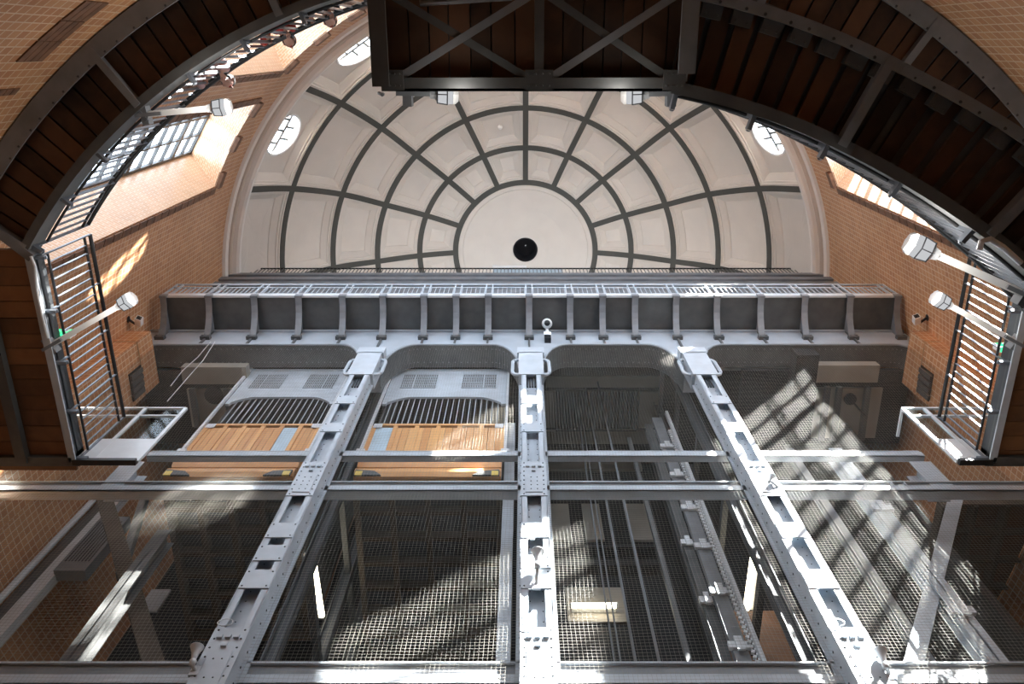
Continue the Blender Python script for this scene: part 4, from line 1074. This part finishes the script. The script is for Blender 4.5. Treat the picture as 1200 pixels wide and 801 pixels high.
# ================================================================== PEOPLE leaning over the gallery balustrade
def person(a, lean, label, top, hair, head_r, reach):
    feet = pol(RU0 + .50, a, ZU + .29); n_in = pol(-1, a); side = Vector((math.cos(R_(a)), math.sin(R_(a)), 0)); Z = Vector((0, 0, 1))
    t = thing('person', label, 'person', feet)
    def P(i, s, z): return feet + n_in * i + side * s + Z * z
    hip = P(.02, 0, .92); chest = P(.02 + lean * .55, 0, 1.36); neck = P(.02 + lean * .78, 0, 1.50); head = P(.02 + lean, 0, 1.62)
    def skin(name, verts, edges, mat, root=0, parent=t, sub=2):
        me = bpy.data.meshes.new(name); me.from_pydata([v for v, r in verts], edges, []); o = bpy.data.objects.new(name, me); COL.objects.link(o)
        o.parent = parent; o.matrix_parent_inverse = Matrix.Translation(-t.location)
        m = o.modifiers.new('skin', 'SKIN'); 
        for i, (v, r) in enumerate(verts):
            sv = me.skin_vertices[0].data[i]; sv.radius = (r, r) if not isinstance(r, tuple) else r; sv.use_root = (i == root)
        s = o.modifiers.new('sub', 'SUBSURF'); s.levels = sub; s.render_levels = sub; me.materials.append(M[mat]); return o
    E = []; V = [(hip, .13), (P(.02 + lean * .25, 0, 1.12), .13), (chest, .14), (neck, .055), (head - Z * .07 + n_in * .02, .075), (head + Z * .02, .095), (head + Z * .10, .07)]
    E = [(0, 1), (1, 2), (2, 3), (3, 4), (4, 5), (5, 6)]
    hands = []
    for s in (-1, 1):
        k = len(V); sh = chest + side * .18 * s + Z * .06; el = P(.02 + lean * .6 + .18, s * .28, 1.14); ha = P(.45 + reach * (s > 0), s * .16, 1.16 - (.06 if s > 0 else 0))
        V += [(sh, .065), (el, .048), (ha, .033), (ha + n_in * .06 - Z * .01, .038)]; E += [(2, k), (k, k + 1), (k + 1, k + 2), (k + 2, k + 3)]; hands.append((k + 3, ha + n_in * .06, s))
        k = len(V); V += [(P(.02, s * .10, .84), .095), (P(.05, s * .11, .47), .062), (P(-.02, s * .11, .09), .045), (P(.14, s * .13, .04), .038)]
        E += [(0, k), (k, k + 1), (k + 1, k + 2), (k + 2, k + 3)]
    for vi, c, s in hands:
        for f_ in range(5):
            k = len(V); off = (f_ - 1.5) * .02; ln = (.07, .08, .075, .06, .05)[f_]
            if f_ == 4: a0, a1 = c + side * (-s) * .04, c + side * (-s) * .06 + n_in * .03
            else: a0, a1 = c + side * off + n_in * .05, c + side * off + n_in * (.05 + ln * .6) - Z * .03
            V += [(a0, .010), (a1, .008)]; E += [(vi, k), (k, k + 1)]
    body = skin('body', V, E, 'skin')
    JV = [(hip - Z * .02, .155), (P(.02 + lean * .25, 0, 1.12), .155), (chest, .165), (chest.lerp(neck, .7), .09)]; JE = [(0, 1), (1, 2), (2, 3)]
    for s in (-1, 1):
        k = len(JV); sh = chest + side * .18 * s + Z * .06; el = P(.02 + lean * .6 + .18, s * .28, 1.14); ha = P(.40 + reach * (s > 0), s * .17, 1.16 - (.05 if s > 0 else 0))
        JV += [(sh, .082), (el, .064), (ha, .052)]; JE += [(2, k), (k, k + 1), (k + 1, k + 2)]
    skin('jacket', JV, JE, top)
    TV = [(hip, .15)]; TE = []
    for s in (-1, 1):
        k = len(TV); TV += [(P(.02, s * .10, .84), .11), (P(.05, s * .11, .47), .08), (P(-.02, s * .11, .12), .065)]; TE += [(0, k), (k, k + 1), (k + 1, k + 2)]
    skin('trousers', TV, TE, 'cloth_k')
    for s in (-1, 1):
        b = MB(); c = P(.07, s * .12, .04); b.lathe([(.001, -.04), (.05, -.04), (.055, .0), (.03, .04), (.001, .05)], c, Matrix(((1, 0, 0), (0, 2.3, 0), (0, 0, 1))) , 12); b.build('shoe', 'black', t, True)
    # head details
    b = MB(); hc = head + Z * .05 - n_in * .02
    m = Matrix((side, n_in, Z)).transposed(); b.lathe([(.105, -.03), (.112, .02), (.10, .07), (.06, .105), (.001, .115)], hc, m, 16, 0, 360); b.lathe([(.112, .02), (.108, -.05), (.095, -.10)], hc, m, 12, -100, 100); b.build('hair', hair, t, True)
    b = MB(); b.dome(head + n_in * .095 - Z * .01, n_in, .018, .03, 6); b.build('nose', 'skin', t, True)
    for s in (-1, 1):
        b = MB(); b.dome(head + n_in * .083 + side * s * .035 + Z * .025, n_in, .014, .01, 8); b.build('eye', 'black', t)
        b = MB(); b.dome(head + side * s * .092, side * s, .028, .02, 8); b.build('ear', 'skin', t, True)
    b = MB(); b.bar(head + n_in * .082 - side * .025 - Z * .055, head + n_in * .082 + side * .025 - Z * .055, .012, .01); b.build('mouth', 'red', t)
    return t
person(-32.2, .66, 'person in a pale pink top leaning over the upper gallery balustrade above the lantern', 'pink', 'hair', 0, .12)
person(-24.6, .62, 'person in a red top with dark hair leaning on the gallery balustrade', 'red', 'hair', 0, .05)
person(-20.0, .60, 'person in black leaning on the gallery balustrade, nearest the overhead landing', 'cloth_k', 'hair', 0, .05)

# ================================================================== LIGHT
w = bpy.data.worlds.new('sky'); sc.world = w; w.use_nodes = True; nt = w.node_tree
bg = nt.nodes['Background']; bg.inputs['Color'].default_value = (.86, .93, 1.0, 1); bg.inputs['Strength'].default_value = 4.2
sd = bpy.data.lights.new('sun', 'SUN'); sd.energy = 46; sd.angle = R_(.6); sd.color = (1.0, .95, .86)
so = bpy.data.objects.new('sun', sd); COL.objects.link(so)
so.rotation_euler = Vector((-.87, 1, -1.84)).to_track_quat('-Z', 'Y').to_euler()

# unseen fill lights added on the tower roof to brighten the dome
for x in (-6, -2, 2, 6):
    ld = bpy.data.lights.new('dome_fill_light', 'AREA'); ld.shape = 'DISK'; ld.size = .5; ld.energy = 22; ld.color = (1.0, .97, .93)
    lo = bpy.data.objects.new('dome_fill_light', ld); COL.objects.link(lo); lo.location = (x, 2.2, ZT + .35)
    lo.rotation_euler = Vector((-x * .1, -.25, 1)).to_track_quat('-Z', 'Y').to_euler()
vs = sc.view_settings; vs.view_transform = 'Standard'; vs.look = 'None'; vs.gamma = 1.0; vs.use_curve_mapping = False; vs.exposure = 1.08
sc.display_settings.display_device = 'sRGB'
cy = sc.cycles; cy.use_denoising = True; cy.max_bounces = 10; cy.diffuse_bounces = 7; cy.glossy_bounces = 3; cy.transparent_max_bounces = 16; cy.transmission_bounces = 2
cy.caustics_reflective = False; cy.caustics_refractive = False; cy.sample_clamp_indirect = 8.0
